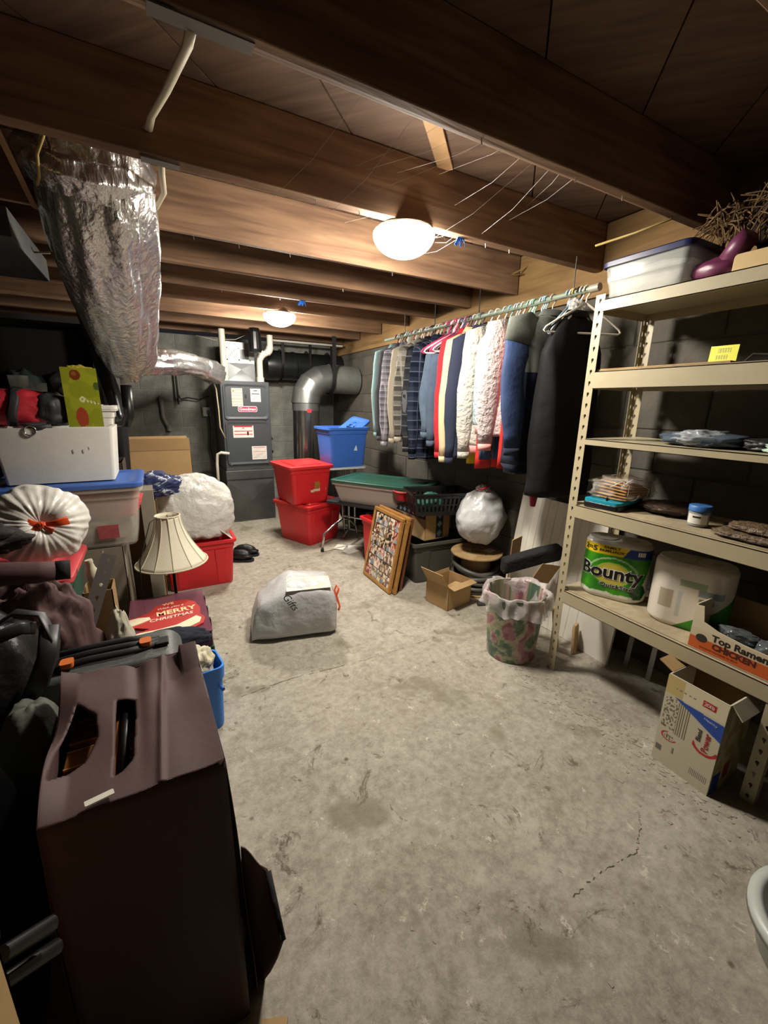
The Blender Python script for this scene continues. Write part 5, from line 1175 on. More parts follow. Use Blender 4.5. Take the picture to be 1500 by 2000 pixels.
# ================================================================ LEFT SIDE PILE
# red tote and white bag in front of the furnace
tote('storage_tote', 'wide red storage tote under a bulging white bag, left of the furnace front', (.20, 3.37, 0), .0, .48, .42, .36, redp, None, 'red storage totes', taper=.9)
t = thing('trash_bag', 'bulging white plastic bag overflowing the red tote', 'bag', (.19, 3.36, .36))
obj('bag_body', B().blob((0, 0, .20), (.285, .21, .27), 41, .10, 1.8, nu=64, nv=48, flatz=-.19, pw=.85, ridge=.06), mat('crinkled_white_film', '#cdccc6', .35, bump=.9, bs=18), t, smooth='all')
obj('loose_edge', B().loft([[Vector((.16+.03*k, -.17+.03*i, .07-.03*k+.01*math.sin(i*2))) for i in range(8)] for k in range(5)], False, False, False), white_bag, t, smooth='all', solid=.001)
for i, (x, y) in enumerate(((.55, 3.62), (.62, 3.74))):
    t = thing('shoe', ('black shoe nearer, beside the wide red tote', 'black shoe farther, beside the wide red tote')[i], 'shoe', (x, y, 0), -.5, 'black shoes beside the red tote')
    obj('upper', B().blob((0, 0, .055), (.115, .045, .05), 71+i, .08, 2, flatz=-.04, fn=lambda d: 1-.25*max(0, d.x)*(d.z > 0)), mat('black_leather', '#101012', .45), t, smooth='all')
    obj('sole', B().loft([B().rrect(.23, .085, .04, z) for z in (0, .018)]), rubber, t, smooth=30)
# tall open carton at the back
t = carton('cardboard_box', 'tall open cardboard box with its front flap folded, near the block wall', (.02, 4.36, 0), .0, .50, .32, .93, card, flaps=(('f', .12, .105), ('b', .1, .10)))
# tall flattened carton strip and carton that carry the bags
grey_card = mat('grey_card', '#7c7566', .85, var=.1)
tag(obj('flattened_carton', B().box((-.035, 0, 0), (.035, .22, .84)), grey_card, loc=(-.085, 2.80, .001)), 'grey-brown flattened carton standing on end behind the lampshade', 'cardboard')
carton('cardboard_box', 'brown cardboard box under the blue patterned bag', (-.13, 3.08, 0), 0, .18, .20, .74, card_d)
b = decal  # patterned bag
t = thing('patterned_bag', 'navy blue fabric bag with white swirl pattern, on the brown box behind the lamp', 'bag', (-.04, 3.09, .742), .1)
bb = B().blob((0, 0, .08), (.155, .11, .085), 45, .22, 2.2, nu=90, nv=60, flatz=-.078)
def swirl(p):
    k = noise.noise(Vector((p[0]*14, p[1]*14, p[2]*18+4))); return (.74, .76, .80) if abs(k) < .035 or abs(k-.22) < .02 else (.13, .17, .34)
bb.cols = [lin(swirl(v)) for v in bb.v]; obj('bag_body', bb, print_mat('cloth_print', .8), t, smooth='all')
obj('handle', B().tube([(-.10, -.09, .03), (-.09, -.12, .0), (-.06, -.11, .05), (-.07, -.08, .09)], (.012, .003), 6), black_cloth, t, smooth='all')

# clear bin with blue lid on a carton, foam cooler on top
carton('cardboard_box', 'grey-brown cardboard box under the clear bin', (-.46, 2.64, 0), 0, .50, .40, .625, grey_card)
t = thing('storage_box', 'clear storage bin with a blue lid holding red cloth, under the foam cooler', 'storage box', (-.405, 2.63, .627))
obj('tub', tote_body(.60, .42, .315, .88), mat('hazy_plastic', '#c9c6bb', .2, alpha=.38), t, smooth=40)
obj('lid', tote_lid(.60, .42, dome=.003), mat('blue_bin_lid', '#3a5ea6', .4), t, loc=(0, 0, .325), smooth=40)
obj('red_contents', B().blob((.03, -.02, .215), (.25, .165, .085), 51, .2, 2.4, pw=.5), mat('red_cloth', '#b8383a', .85, bump=.4), t, smooth='all')
obj('beige_contents', B().blob((.0, -.0, .075), (.24, .165, .068), 53, .15, 2.4, pw=.5), mat('beige_contents', '#a59a86', .85, var=.3, vs=10), t, smooth='all')
obj('label', B().box((.10, -.199, .05), (.19, -.197, .12)), mat('faded_red_label', '#9c4a4c', .6, var=.3, vs=60), t)
t = thing('foam_cooler', 'scuffed white foam cooler on the blue lidded bin', 'cooler', (-.42, 2.66, .966))
foam = mat('white_foam', '#cfcec7', .75, var=.10, vs=3, bump=.04, bs=160)
b = B(); Rr = lambda w_, d, z: b.rrect(w_, d, .015, z, 3)
b.loft([Rr(.43, .31, 0), Rr(.47, .345, .255), Rr(.47, .345, .262), Rr(.43, .305, .262), Rr(.43, .305, .245)]); obj('foam_body', b, foam, t, smooth=30)
for (x, z, a) in ((.06, .15, 0), (.125, .165, .3), (.10, .15, .0)): obj('dent', B().blob((x, -.163, z), (.006, .004, .014), 3, .2), mat('scuff_grey', '#8f8e88', .8), t, smooth='all')
t = thing('duffel_bag', 'red and black duffel bag lying on the foam cooler', 'bag', (-.555, 2.66, 1.229), .0)
dr = mat('red_nylon', '#a81e2c', .6, bump=.35, bs=18); db = mat('charcoal_nylon', '#202327', .6, bump=.4, bs=16)
obj('bag_body', B().blob((-.01, 0, .085), (.155, .12, .088), 55, .13, 2, flatz=-.083, pw=.75), dr, t, smooth='all')
obj('end_panel', B().blob((.125, 0, .080), (.070, .118, .082), 56, .16, 2, flatz=-.079, pw=.8), db, t, smooth='all')
obj('strap', B().tube([(-.02, -.112, .005), (-.015, -.132, .06), (-.0, -.12, .12), (.0, -.07, .172), (.0, .0, .182)], (.020, .003), 6, flat=(1, 0, 0)), db, t, smooth='all')
obj('strap', B().tube([(.10, -.115, .02), (.02, -.15, .012), (.07, -.175, -.0), (.13, -.165, .008)], (.012, .004), 6), db, t, smooth='all')
obj('ring', B().tube([(.05+.022*math.cos(a), -.178, -.012+.022*math.sin(a)) for a in [2*PI*i/18 for i in range(19)]], .0035, 6), chrome, t, smooth='all')
t = thing('gift_bag', 'shiny yellow-green gift bag with holiday prints standing on the foam cooler', 'gift bag', (-.30, 2.60, 1.229), .12)
def gb(u, v): c = gb0(u, v); return tuple(q_*.86 for q_ in c)  # whole print dimmed: shade on the bag put into its colours
def gb0(u, v):
    if math.hypot((u-.38)*.6, v-.88) < .09: return (.45, .20, .10) if math.hypot((u-.36)*.6, v-.9) > .04 else (.55, .34, .14)
    if abs(v-.44-.03*math.sin(u*5)) < .017 and u > .5: return (.90, .88, .70) if math.sin(u*70+v*60) > 0 else (.50, .48, .10)
    if abs(math.hypot((u-.5)*.55, v-.47)-.035) < .014: return (.90, .88, .70)
    if math.hypot((u-.42)*.8, (v-.16)*.8) < .14 and noise.noise(Vector((u*5, v*5, 2))) > -.25: return (.62, .26, .16)
    if math.hypot((u-.95)*.7, v-.7) < .07: return (.28, .36, .16)
    return (.60, .62, .16) if noise.noise(Vector((u*3, v*4, 1))) > 0 else (.54, .57, .14)
gy = mat('green_foil_paper', '#8f9426', .3)
b = B().box((-.072, -.035, 0), (.072, -.033, .28)).box((-.072, .033, 0), (.072, .035, .28)).box((-.072, -.035, 0), (-.070, .035, .28)).box((.070, -.035, 0), (.072, .035, .28)).box((-.072, -.035, 0), (.072, .035, .002)); obj('paper_bag', b, gy, t)
decal('front_print', .143, .279, frame3((0, -.0352, .14), (1, 0, 0), (0, 0, 1)), gb, t, 40, 70, m=print_mat('foil_print', .2))
obj('tissue', B().blob((0, 0, .26), (.06, .028, .03), 5, .4, 3), mat('gold_tissue', '#a5983a', .4), t, smooth='all')
# added dark cabinet that blackens the back left, and things behind
dkw = mat('added_cupboard_dark', '#171412', .7, var=.2)
t = thing('added_cupboard', 'dark open cabinet added to darken the back left', 'added_cupboard', (-1.15, 4.55, 0))
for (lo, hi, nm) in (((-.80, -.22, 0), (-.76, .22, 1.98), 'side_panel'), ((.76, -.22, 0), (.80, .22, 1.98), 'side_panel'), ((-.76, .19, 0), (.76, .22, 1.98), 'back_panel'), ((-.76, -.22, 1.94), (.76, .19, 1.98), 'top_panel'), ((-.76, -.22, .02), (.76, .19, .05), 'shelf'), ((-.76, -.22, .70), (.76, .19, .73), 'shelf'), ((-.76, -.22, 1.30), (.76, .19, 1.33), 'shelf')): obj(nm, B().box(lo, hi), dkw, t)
for i, (x, z, m_, lab) in enumerate(((.55, 1.332, '#3a3a38', 'dim grey rounded bundle in the added cabinet, right side of the upper shelf'), (.25, 1.332, '#1e2a26', 'dark green bundle in the middle of the added cabinet upper shelf'), (-.1, 1.332, '#2a2020', 'dark brown bundle at the left of the added cabinet upper shelf'))):
    tag(obj('cloth_bundle', B().blob((0, 0, .12), (.14, .13, .13), 80+i, .25, 2, flatz=-.118), mat('bundle'+str(i), m_, .9, bump=.3), loc=(-1.15+x, 4.53, z), smooth='all'), lab, 'bundle')
tote('storage_tote', 'white plastic tote behind the duffel bag, its rounded lid showing', (-.47, 3.35, .963), .0, .50, .30, .35, white_p, white_p)
carton('cardboard_box', 'dark brown cardboard box holding up the white plastic tote', (-.47, 3.36, 0), 0, .52, .34, .96, mat('dark_brown_card', '#3a2f24', .85))  # plain dark brown card
for i, (u, v, r_, h_, lab) in enumerate(((38, 752, .05, .16, 'tall clear glass vase standing on the white tote, leftmost'), (60, 756, .035, .09, 'small clear glass jar standing on the white tote, middle'), (80, 756, .032, .12, 'clear glass stem on the white tote, rightmost'))):
    p = P(u, v, y=3.32); tag(obj('glass_jar', B().lathe([(r_*.8, 0), (r_, .01), (r_*.9, h_*.5), (r_, h_), (r_*.94, h_), (r_*.84, h_*.5), (r_*.9, .014), (.001, .012)], 20, cap1=False), mat('clear_glass', '#c8ccca', .05, alpha=.35), loc=(p.x, 3.32, 1.3305), smooth=True), lab, 'jar')
# bin with red lid, bag with orange tie
carton('cardboard_box', 'cardboard box under the green bin with the red lid', (-.60, 2.02, 0), 0, .48, .38, .33, card_d)
t = thing('storage_box', 'translucent green bin with a red lid under the tied white trash bag', 'storage box', (-.60, 2.02, .332))
obj('tub', tote_body(.50, .40, .37, .9), mat('green_tint_plastic', '#2d5a4a', .3, alpha=.8), t, smooth=40)
obj('lid', tote_lid(.50, .40, dome=.003), mat('salmon_lid', '#c1454a', .4), t, loc=(0, 0, .38), smooth=40)
t = thing('trash_bag', 'full white trash bag tied with an orange ribbon, at the left edge', 'bag', (-.425, 1.95, .9))
n_ax = Vector((.28, -1, .22)).normalized(); q_ = n_ax.to_track_quat('Z', 'Y'); Mq = q_.to_matrix()
b = B(); rings = []; nu, nv = 120, 46
for i in range(nv+1):
    th = PI*i/nv; ring_ = []
    for j in range(nu):
        ph = 2*PI*j/nu; pl = math.cos(th)               # +1 at the tie
        pleat = (.5*math.cos(17*ph+2*math.sin(3*ph))+.5*math.cos(29*ph+1.2))*max(0, pl)**.5*.045*math.sin(th)
        rr_ = 1+pleat+.10*noise.noise(Vector((math.cos(ph)*math.sin(th)*2, math.sin(ph)*math.sin(th)*2, pl*2)))+.02*noise.noise(Vector((math.cos(ph)*6, math.sin(ph)*6, pl*6)))
        dz = -.28*math.exp(-(th/.28)**2)
        ring_.append(Mq @ Vector((.158*rr_*math.sin(th)*math.cos(ph), .150*rr_*math.sin(th)*math.sin(ph), .135*(pl*rr_+dz))))
    rings.append(ring_)
b.loft(rings, True, False, False); obj('bag_body', b, mat('satin_white_film', '#d2d0c9', .35, bump=.15, bs=30), t, smooth='all')
rib = mat('orange_ribbon', '#c9481c', .35)
def loc3(x, y, z=.118): return tuple(Mq @ Vector((x, y, z)))
def up_r(pts): return [tuple(Vector(loc3(0, 0, z))+Vector((x, 0, y))) for x, y, z in pts]
for pts in ([(0, 0, .105), (-.03, .012, .118), (-.062, .028, .12)], [(0, 0, .105), (.04, .0, .118), (.08, .008, .122)], [(0, 0, .108), (-.02, -.018, .12), (-.045, -.035, .122)], [(0, 0, .108), (.015, -.02, .118), (.03, -.028, .12)]):
    obj('ribbon', B().tube(up_r(pts), [(.006, .002), (.012, .0015), (.015, .0015)], 8, flat=(0, 0, 1)), rib, t, smooth='all')
obj('knot', B().blob(up_r([(0, 0, .112)])[0], (.014, .012, .012), 4, .3), rib, t, smooth='all')
# slotted rail, bottle, white cloth
t = thing('slotted_rail', 'grey metal angle rail with slots leaning before the green bin', 'rail', tuple(P(205, 1165, y=1.76)))
a_, b_ = P(228, 1085, y=1.84)-P(205, 1165, y=1.76), P(176, 1262, y=1.66)-P(205, 1165, y=1.76)
dv = (a_-b_).normalized(); L_ = (a_-b_).length; side_ = Vector((0, 1, 0)); wv = dv.cross(side_).normalized()
sb = perforated((0, 0, 0), (1, 0, 0), .045, L_); Mr = frame3(b_, wv, dv)
Mr = Matrix(((wv.x, 0, dv.x, b_.x), (wv.y, 1, dv.y, b_.y), (wv.z, 0, dv.z, b_.z), (0, 0, 0, 1)))
sb.v = [tuple(Mr @ Vector(v)) for v in sb.v]; rail_m = mat('grey_rail', '#57504e', .45, .4)
obj('slotted_face', sb, rail_m, t, solid=.002)
fb = B().box((.045, -.002, 0), (.050, .03, L_)); fb.v = [tuple(Mr @ Vector(v)) for v in fb.v]; obj('side_flange', fb, rail_m, t)
p = P(192, 1146, y=1.90)
tag(obj('white_bottle', B().lathe([(.020, 0), (.026, .008), (.024, .06), (.014, .085), (.012, .105), (.014, .108), (.013, .12)], 18), mat('ivory_plastic', '#c2bda6', .4), loc=tuple(p), rot=(0, -.15, 0), smooth=True), 'ivory bottle tucked between the green bin and the slotted rail', 'bottle')
carton('cardboard_box', 'narrow cardboard box carrying the ivory bottle', (p.x, p.y+.02, 0), 0, .10, .12, p.z-.004, card_d)
tag(obj('white_cloth', B().blob((0, 0, .10), (.045, .05, .17), 91, .28, 2.2, flatz=-.16), mat('ecru_cloth', '#a8a493', .85, bump=.3), loc=(P(228, 1200, y=1.70).x, 1.72, .33), smooth='all'), 'crumpled off-white cloth between the slotted rail and the red sign', 'cloth')
carton('cardboard_box', 'dark cardboard box below the crumpled off-white cloth', (P(228, 1200, y=1.70).x-.01, 1.72, 0), 0, .14, .16, .262, mat('dark_brown_card', '#3a2f24', .85))
# lamp
t = thing('table_lamp', 'lamp with a cream bell shaped fabric shade on a thin black pole', 'lamp', (.01, 2.48, 0))
shade_m = mat('cream_shade', '#d6d0bb', .75, bump=.08, bs=120)
NP_ = 12
def shade_fn(a, z): k = abs(((a/(2*PI)*NP_) % 1)-.5)*2; return 1-.022*(1-k**2)
prof = []
for i in range(17):
    v = i/16; z = .49+.265*v; r_ = .062+(.182-.062)*(1-v)**1.75; prof.append((r_, z))
prof = [(prof[0][0]-.004, .488)]+prof; inn = [(r_-.004, z) for r_, z in reversed(prof[1:])]
obj('shade', B().lathe(prof+inn, 96, cap0=False, cap1=False, fn=shade_fn), shade_m, t, smooth='all')
trim = mat('cream_trim', '#c8c1a8', .7)
for k in range(NP_):
    a = 2*PI*(k)/NP_; obj('rib', B().tube([((r_+.001)*math.cos(a), (r_+.001)*math.sin(a), z) for r_, z in prof[1:]], .0028, 6), trim, t, smooth='all')
obj('top_trim', B().tube([(.062*math.cos(a), .062*math.sin(a), .756) for a in [2*PI*i/32 for i in range(33)]], .004, 6), trim, t, smooth='all')
obj('bottom_trim', B().tube([(.182*math.cos(a), .182*math.sin(a), .490) for a in [2*PI*i/48 for i in range(49)]], .0045, 6), trim, t, smooth='all')
obj('harp_spider', B().tube([(-.06, 0, .745), (0, 0, .735), (.06, 0, .745)], .002, 6).tube([(0, -.06, .745), (0, 0, .735), (0, .06, .745)], .002, 6).tube([(0, 0, .735), (.04, 0, .68), (.035, 0, .58), (0, 0, .54)], .002, 6), rubber, t, smooth='all')
obj('pole', B().lathe([(.085, 0), (.088, .012), (.03, .028), (.012, .05), (.009, .06), (.009, .55), (.016, .56), (.016, .60)], 24), mat('black_bronze', '#15120f', .35, .5), t, smooth=True)
obj('cord', B().tube([(-.05, -.03, .76), (-.085, -.06, .74), (-.12, -.10, .64), (-.15, -.12, .55), (-.16, -.10, .40), (-.15, .02, .1), (-.13, .05, .006)], .003, 6), rubber, t, smooth='all')
# holiday box, sign, green box
t = thing('storage_box', 'dark green box with a low rim under the dark red holiday box', 'box', (-.035, 2.12, 0))
obj('box_body', B().box((-.175, -.25, 0), (.175, .25, .265)), mat('forest_green', '#0f3a2c', .5), t, bevel=.006)
t = thing('holiday_box', 'flat dark red gift box under the wooden Christmas sign', 'box', (-.035, 2.12, .267))
plum = mat('plum_gloss', '#5a1a2e', .35); obj('box_base', B().box((-.17, -.245, 0), (.17, .245, .072)), plum, t, bevel=.004)
obj('clear_cover', B().box((-.172, -.247, .073), (.172, .247, .077)), mat('plum_film', '#7c4a5a', .15, alpha=.75), t)
for y in (.13, .0, -.13): obj('clip', B().box((.172, y-.014, .03), (.178, y+.014, .08)), rubber, t)
t = thing('christmas_sign', 'red cut-out sign with snowy white patches and MERRY lettering, on the flat red box', 'sign', (-.060, 2.07, .3455), .06)
def outline(pts, z, n=6): return [Vector((x, y, z)) for x, y in pts]
blob_pts = [(-.19, -.16), (-.15, -.10), (-.06, -.075), (-.115, -.035), (-.20, -.03), (-.21, .02), (-.165, .06), (-.09, .075), (-.05, .10), (-.02, .15), (.05, .175), (.12, .165), (.155, .12), (.17, .04), (.16, -.03), (.175, -.08), (.16, -.13), (.10, -.165), (.0, -.18), (-.12, -.19)]
sg_m = mat('sign_red', '#b2302c', .5)
obj('board', B().loft([outline(blob_pts, 0), outline(blob_pts, .009)]), sg_m, t)
snow = mat('sign_cream', '#e6d9bb', .6)
for pts in ([(-.195, -.015), (-.19, .02), (-.155, .048), (-.10, .055), (-.055, .04), (-.05, .015), (-.09, -.005), (-.14, -.02)], [(-.175, -.155), (-.15, -.115), (-.10, -.10), (-.03, -.105), (.05, -.10), (.105, -.07), (.14, -.05), (.158, -.08), (.145, -.12), (.09, -.15), (.0, -.165), (-.11, -.175)]):
    obj('snow_patch', B().loft([outline(pts, .009), outline(pts, .0125)]), snow, t)
ltr = mat('sign_lettering_cream', '#e8cfa0', .5); ltr2 = mat('sign_lettering_white', '#f0d8cc', .5)
Ms = lambda x, y, a=0: frame3((x, y, .0098), (math.cos(a), math.sin(a), 0), (-math.sin(a), math.cos(a), 0))
text('sign_lettering', 'WE', .034, Ms(.035, .148), ltr, t); text('sign_lettering', 'Wish you a', .026, Ms(.04, .108), ltr2, t, shear=.3)
text('sign_lettering', 'MERRY', .062, Ms(.062, .052), ltr, t, bold=.0015, sx=.92); text('sign_lettering', 'CHRISTMAS', .036, Ms(.035, -.002), ltr2, t, bold=.0006, shear=.2)
p = P(315, 1232, z=.40)
tag(obj('navy_cloth', B().blob((0, 0, .0), (.17, .06, .045), 61, .2, 2, nu=60, nv=36, fn=lambda d: 1+.25*d.x), mat('navy_cotton', '#0e1526', .9, bump=.3), loc=(-.085, 1.80, .385), rot=(0, .10, .06), smooth='all'), 'navy blue cloth heaped over the near edge of the Christmas sign', 'cloth')
# blue bin
t = thing('bright_blue_bin', 'small bright blue bin stuffed with white cloth, in front of the green box', 'bin', (.065, 1.70, 0), .15)
obj('tub', tote_body(.15, .15, .30, .86, rim=.006, rim_h=.015), mat('bright_blue', '#2e7fe0', .38), t, smooth=40)
obj('knob', B().tube([(.06, -.072, .20), (.06, -.088, .20)], .008, 10), mat('deep_blue', '#1e5cb0', .4), t, smooth=True)
tag(obj('white_cloth', B().blob((0, 0, 0), (.06, .058, .075), 63, .3, 2.4), mat('ivory_cloth', '#c9c2a8', .85, bump=.4), loc=(.055, 1.69, .305), smooth='all'), 'ivory cloth spilling out of the small bright blue bin', 'cloth')
# grey suitcase with straps
t = thing('suitcase', 'grey hard suitcase with black straps and orange clips, behind the brown cover', 'suitcase', (-.175, 1.30, 0))
gs = mat('slate_grey_shell', '#4d514f', .5, bump=.1, bs=80)
rings = []
sh = B(); obj('shell', B().loft([[Vector((p_.x, y, p_.y+.3285)) for p_ in sh.rrect(.36, .655, .05, 0, 5)] for y in (-.085, .085)]), gs, t, smooth=30, bevel=.012)
obj('seam', B().tube([(-.178, -.003, .657), (.145, -.003, .657)], .003, 6), mat('seam_grey', '#8a8d8a', .5), t)
for dy in (-.035, .0, .035):
    obj('strap', B().tube([(-.17, dy, .662), (-.05, dy+.004, .668), (.04, dy, .668), (.12, dy*.4, .662)], (.010, .005), 6), mat('strap_black', '#111319', .6), t, smooth='all')
for (x, dy) in ((-.10, -.035), (.085, -.01)): obj('orange_clip', B().loft([B().rrect(.03, .034, .008, z, 3, c=(x, dy)) for z in (.666, .680)]), mat('orange_plastic', '#c8692c', .5), t, smooth=30)
obj('buckle', B().box((.11, -.03, .658), (.145, .01, .669)), rubber, t, bevel=.003)
# grey padded seat
tag(obj('grey_cushion', B().blob((0, 0, .33), (.06, .085, .33), 64, .08, 1.5, pw=.7), mat('grey_green_pad', '#575b52', .85, bump=.15, bs=60), loc=(-.335, 1.13, .0), rot=(0, 0, -.3), smooth='all'), 'upright grey-green padded cushion left of the brown cover', 'cushion')
# black bag with straps, maroon garment bags
t = thing('black_bag', 'large slumped black bag with looping straps at the left edge', 'bag', (-.52, 1.38, 0))
obj('bag_body', B().blob((0, 0, .40), (.20, .20, .42), 65, .18, 2, nu=60, nv=50, flatz=-.395), mat('black_soft_nylon', '#0c0c0e', .45, bump=.5, bs=14), t, smooth='all')
obj('strap', B().tube([(.10, -.1, .80), (.16, -.1, .84), (.215, -.12, .83), (.24, -.15, .76), (.23, -.17, .70)], (.016, .004), 8, flat=(0, 1, 0)), mat('strap_charcoal', '#26282b', .45), t, smooth='all')
obj('strap', B().tube([(.02, -.15, .76), (.10, -.17, .80), (.18, -.16, .82), (.20, -.13, .80)], (.016, .004), 8, flat=(0, 0, 1)), mat('strap_charcoal', '#26282b', .45), t, smooth='all')
obj('strap', B().tube([(.16, -.18, .60), (.20, -.2, .68), (.225, -.18, .74), (.23, -.13, .80)], (.022, .006), 8, flat=(1, 0, 0)), mat('strap_charcoal', '#26282b', .45), t, smooth='all')
mar = mat('maroon_nonwoven', '#4a2f30', .75, var=.12, bump=.25, bs=10); mar2 = mat('dusty_maroon', '#59403f', .75, var=.12, bump=.35, bs=8)
t = thing('garment_bag', 'crumpled maroon garment bag heaped below the tied white trash bag', 'bag', (-.44, 1.66, 0))
obj('bag_body', B().blob((0, 0, .38), (.19, .085, .42), 66, .16, 2.2, nu=70, nv=50, flatz=-.37, pw=.8, ridge=.12), mar2, t, smooth='all')
obj('rolled_edge', B().tube([(-.22, -.06, .84), (-.12, -.08, .845), (-.02, -.09, .85), (.07, -.08, .835), (.115, -.07, .83)], [.035, .042, .036, .034, .030], 14), mar, t, smooth='all')
obj('black_cuff', B().tube([(.112, -.07, .83), (.15, -.065, .826)], .031, 14), black_cloth, t, smooth='all')
tag(obj('black_jacket', B().blob((0, 0, 0), (.16, .07, .05), 67, .25, 2.2), mat('brown_black_cloth', '#1c1214', .8, bump=.4), loc=(-.56, 1.70, .925), smooth='all'), 'dark brown-black cloth folded above the maroon roll at the left edge', 'cloth')
# black folded stroller shell with two handles
t = thing('black_seat_shell', 'glossy black rounded plastic shell with two tube handles, lower left', 'seat shell', (-.455, .78, 0))
obj('shell', B().blob((0, 0, .44), (.17, .24, .42), 68, .04, 1.5, nu=50, nv=40, pw=.85), mat('gloss_black_shell', '#060607', .25), t, smooth='all')
obj('shell_rim', B().tube([(-.05, .22, .80), (.04, .17, .83), (.12, .06, .80), (.16, -.06, .72), (.17, -.14, .60)], .010, 8), mat('gloss_black_rim', '#0b0b0c', .15), t, smooth='all')
for z in (.62, .57): obj('handle', B().tube([tuple(P(5, 1865+(0 if z > .6 else 55), y=.53)-Vector((-.455, .78, 0))), tuple(P(100+(10 if z < .6 else 0), 1805+(0 if z > .6 else 45), y=.575)-Vector((-.455, .78, 0)))], [.010, .011], 10), mat('satin_black', '#17181a', .3), t, smooth=True)
# tan carton at the lower left corner
pe = P(30, 1870, y=.40)
carton('cardboard_box', 'tan cardboard box corner at the bottom left of the picture', (pe.x-.145, .43, 0), 0, .22, .06, 1.02, card)

# ---------------- brown fabric cover
t = thing('storage_cover', 'tall dark brown fabric cover with a cut-out handle opening on top', 'cover', (-.105, .925, 0))
cov = mat('brown_nonwoven', '#4c3534', .7, bump=.12, bs=14, var=.08, vs=3)
cx, cy = -.105, .925
def tp(u, v, z=.7): p = P(u, v, z=z); return (p.x-cx, p.y-cy)
TL, TR, BL, BR = tp(122, 1325), tp(383, 1268), tp(70, 1622), tp(440, 1482)
slot = [tp(228, 1368), tp(262, 1362), tp(264, 1400), tp(258, 1480), tp(238, 1502), tp(222, 1512), tp(226, 1440)]
lens = [tp(150, 1376), tp(186, 1398), tp(190, 1440), tp(165, 1485), tp(95, 1536), tp(112, 1470)]
def inside(p, poly):
    c = False
    for i in range(len(poly)):
        a, b2 = poly[i-1], poly[i]
        if (a[1] > p[1]) != (b2[1] > p[1]) and p[0] < (b2[0]-a[0])*(p[1]-a[1])/(b2[1]-a[1])+a[0]: c = not c
    return c
NX, NY = 80, 90; b = B()
def topz(u, v):
    z = .70+.010*noise.noise(Vector((u*3, v*3, 1)))+.012*v*v*abs(u-.5)
    z -= .012*math.exp(-((u-.52)/.05)**2)*v; z += .020*max(0, v-.8)*5*(1 if u > .85 else 0)
    z -= .018*math.exp(-(((u-.80)/.12)**2+((v-.75)/.2)**2))
    z += .006*math.exp(-((u-.62-.1*v)/.02)**2)
    z += .02*max(0, (.12-u)/.12)*math.sin(v*7)
    return z
for j in range(NY+1):
    for i in range(NX+1):
        u, v = i/NX, j/NY
        x = (BL[0]*(1-u)+BR[0]*u)*(1-v)+(TL[0]*(1-u)+TR[0]*u)*v; y = (BL[1]*(1-u)+BR[1]*u)*(1-v)+(TL[1]*(1-u)+TR[1]*u)*v
        b.v.append((x, y, topz(u, v)))
for j in range(NY):
    for i in range(NX):
        a = j*(NX+1)+i; c = b.v[a]; c2 = b.v[a+NX+2]; m_ = ((c[0]+c2[0])/2, (c[1]+c2[1])/2)
        if inside(m_, slot) or inside(m_, lens): continue
        b.f.append((a, a+1, a+NX+2, a+NX+1)); b.mi.append(0)
def snap(p, poly):
    best = None
    for i in range(len(poly)):
        a, c = Vector(poly[i-1]), Vector(poly[i]); d = c-a; t_ = max(0, min(1, (Vector(p)-a).dot(d)/d.length_squared)); q_ = a+d*t_; l_ = (q_-Vector(p)).length
        if best is None or l_ < best[0]: best = (l_, q_)
    return best
used = set(i for f_ in b.f for i in f_); cnt = {}
for f_ in b.f:
    for i in f_: cnt[i] = cnt.get(i, 0)+1
for i in used:
    jj, ii = divmod(i, NX+1)
    if 0 < ii < NX and 0 < jj < NY and cnt[i] < 4:
        bb_ = min(snap(b.v[i][:2], slot), snap(b.v[i][:2], lens), key=lambda q_: q_[0]); b.v[i] = (bb_[1].x, bb_[1].y, b.v[i][2]-.003)
obj('top_panel', b, cov, t, smooth='all', solid=.002)
def side_panel(nm, e, out):
    """e: list of top edge points; hangs to the floor, flaring a little"""
    b = B(); rows = 26; o_ = Vector(out)
    rows_ = []
    for k in range(rows+1):
        v = k/rows; rows_.append([Vector((p[0], p[1], p[2]*(1-v)+.002*v))+o_*(.022*v+.012*v*noise.noise(Vector((p[0]*9+p[1]*9, v*2.2, 3)))+.006*math.sin(PI*v)) for p in e])
    b.loft(rows_, False, False, False); return obj(nm, b, cov, t, smooth='all', solid=.002)
topv = [(BL, BR, 0), (BR, TR, 1)]
fr_e = [b.v[i] for i in range(0, NX+1, 4)]; ri_e = [b.v[j*(NX+1)+NX] for j in range(0, NY+1, 5)]; ba_e = [b.v[NY*(NX+1)+i] for i in range(0, NX+1, 4)]; le_e = [b.v[j*(NX+1)] for j in range(0, NY+1, 5)]
side_panel('front_panel', fr_e, (0, -1, 0)); side_panel('side_panel', ri_e, (1, .1, 0)); side_panel('back_panel', ba_e, (0, .5, 0)); side_panel('side_panel', le_e, (-.6, 0, 0))
rl = lambda p: tuple(Vector(p)-Vector((cx, cy, 0)))
b = B(); A_, B_, C_, D_ = P(470, 1655, x=.066), P(524, 1702, x=.115), P(553, 1838, x=.118), P(488, 1975, x=.066)
rows_ = []
for k in range(13):
    v = k/12; l_ = [Vector(A_).lerp(Vector(D_), v), Vector(B_).lerp(Vector(C_), v)]
    rows_.append([Vector(rl(l_[0].lerp(l_[1], s_/6)))+Vector((0, .006*math.sin(s_*1.3+v*5), 0)) for s_ in range(7)])
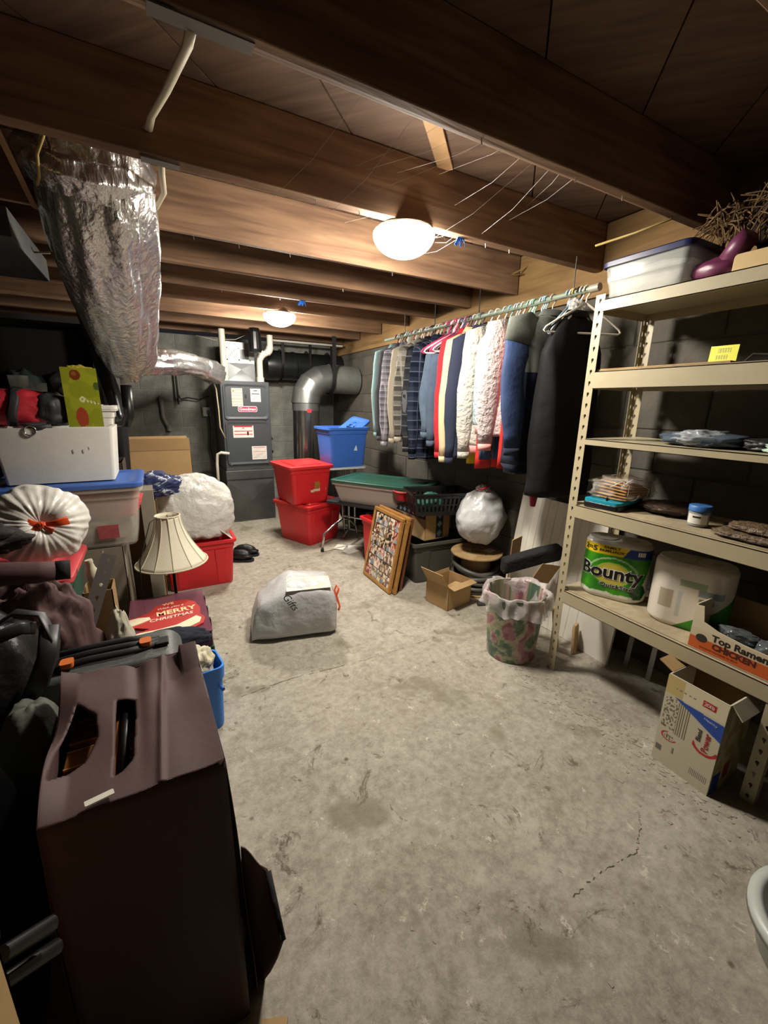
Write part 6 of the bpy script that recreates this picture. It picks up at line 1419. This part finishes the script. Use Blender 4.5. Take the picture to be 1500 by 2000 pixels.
b.loft(rows_, False, False, False); fl = obj('loose_flap', b, mat('lit_brown_flap', '#5a4240', .7, bump=.15), t, smooth='all', solid=.003)  # flap paler than the cover cloth: the light on it is in its colour
obj('flap_binding', B().tube([rl(B_), rl(Vector(B_).lerp(Vector(C_), .5)), rl(C_)], .006, 8), black_cloth, fl, smooth='all')
tg = P(195, 1562, z=.704); tag_o = obj('care_tag', B().loft([[Vector((p_.x, p_.y+.002*math.sin(p_.x*200), z)) for p_ in B().rrect(.042, .012, .002, 0)] for z in (0, .0012)]), mat('tag_white', '#d9d8c8', .6), t, loc=(tg.x-cx, tg.y-cy, .708), rot=(0, 0, .25))
# slatted wood and black handle inside the cover
t2 = thing('wooden_rack', 'varnished slatted wooden rack with a black grip inside the brown cover', 'rack', (-.13, .93, 0))
vw = wood_mat('varnished_slats', '#8a5428', '#a8703a', (8, 2, 8), rough=.35)
for k in range(6):
    y = -.18+k*.072; obj('slat', B().box((-.105, y, .628), (.015, y+.056, .640)), vw, t2, bevel=.002)
    for dy in (.004, .052): obj('brass_inlay', B().box((-.105, y+dy-.0015, .6402), (.015, y+dy+.0015, .6412)), mat('pale_inlay', '#d9a05c', .35, .3), t2)
for x in (-.10, .01): obj('rack_leg', B().box((x-.006, -.18, 0), (x+.006, -.16, .628)).box((x-.006, .20, 0), (x+.006, .22, .628)), vw, t2)
g0, g1 = P(247, 1372, z=.672), P(240, 1506, z=.672)
obj('black_grip', B().tube([(g0.x+.13, g0.y-.93+.02, .66), ((g0.x+g1.x)/2+.13, (g0.y+g1.y)/2-.93, .668), (g1.x+.13, g1.y-.93-.02, .66)], .010, 10), blackp, t2, smooth='all')
obj('grip_rail', B().tube([(g0.x+.116, g0.y-.93+.02, .655), (g1.x+.116, g1.y-.93-.02, .655)], (.005, .008), 8), mat('copper_rail', '#b07850', .35, .5), t2, smooth='all')
tag(obj('tan_scrap', B().box((-.03, -.06, 0), (.03, .06, .012)), card, loc=(.075, .60, .0), rot=(0, 0, -.4)), 'tan cardboard scrap on the floor at the foot of the brown cover', 'cardboard')
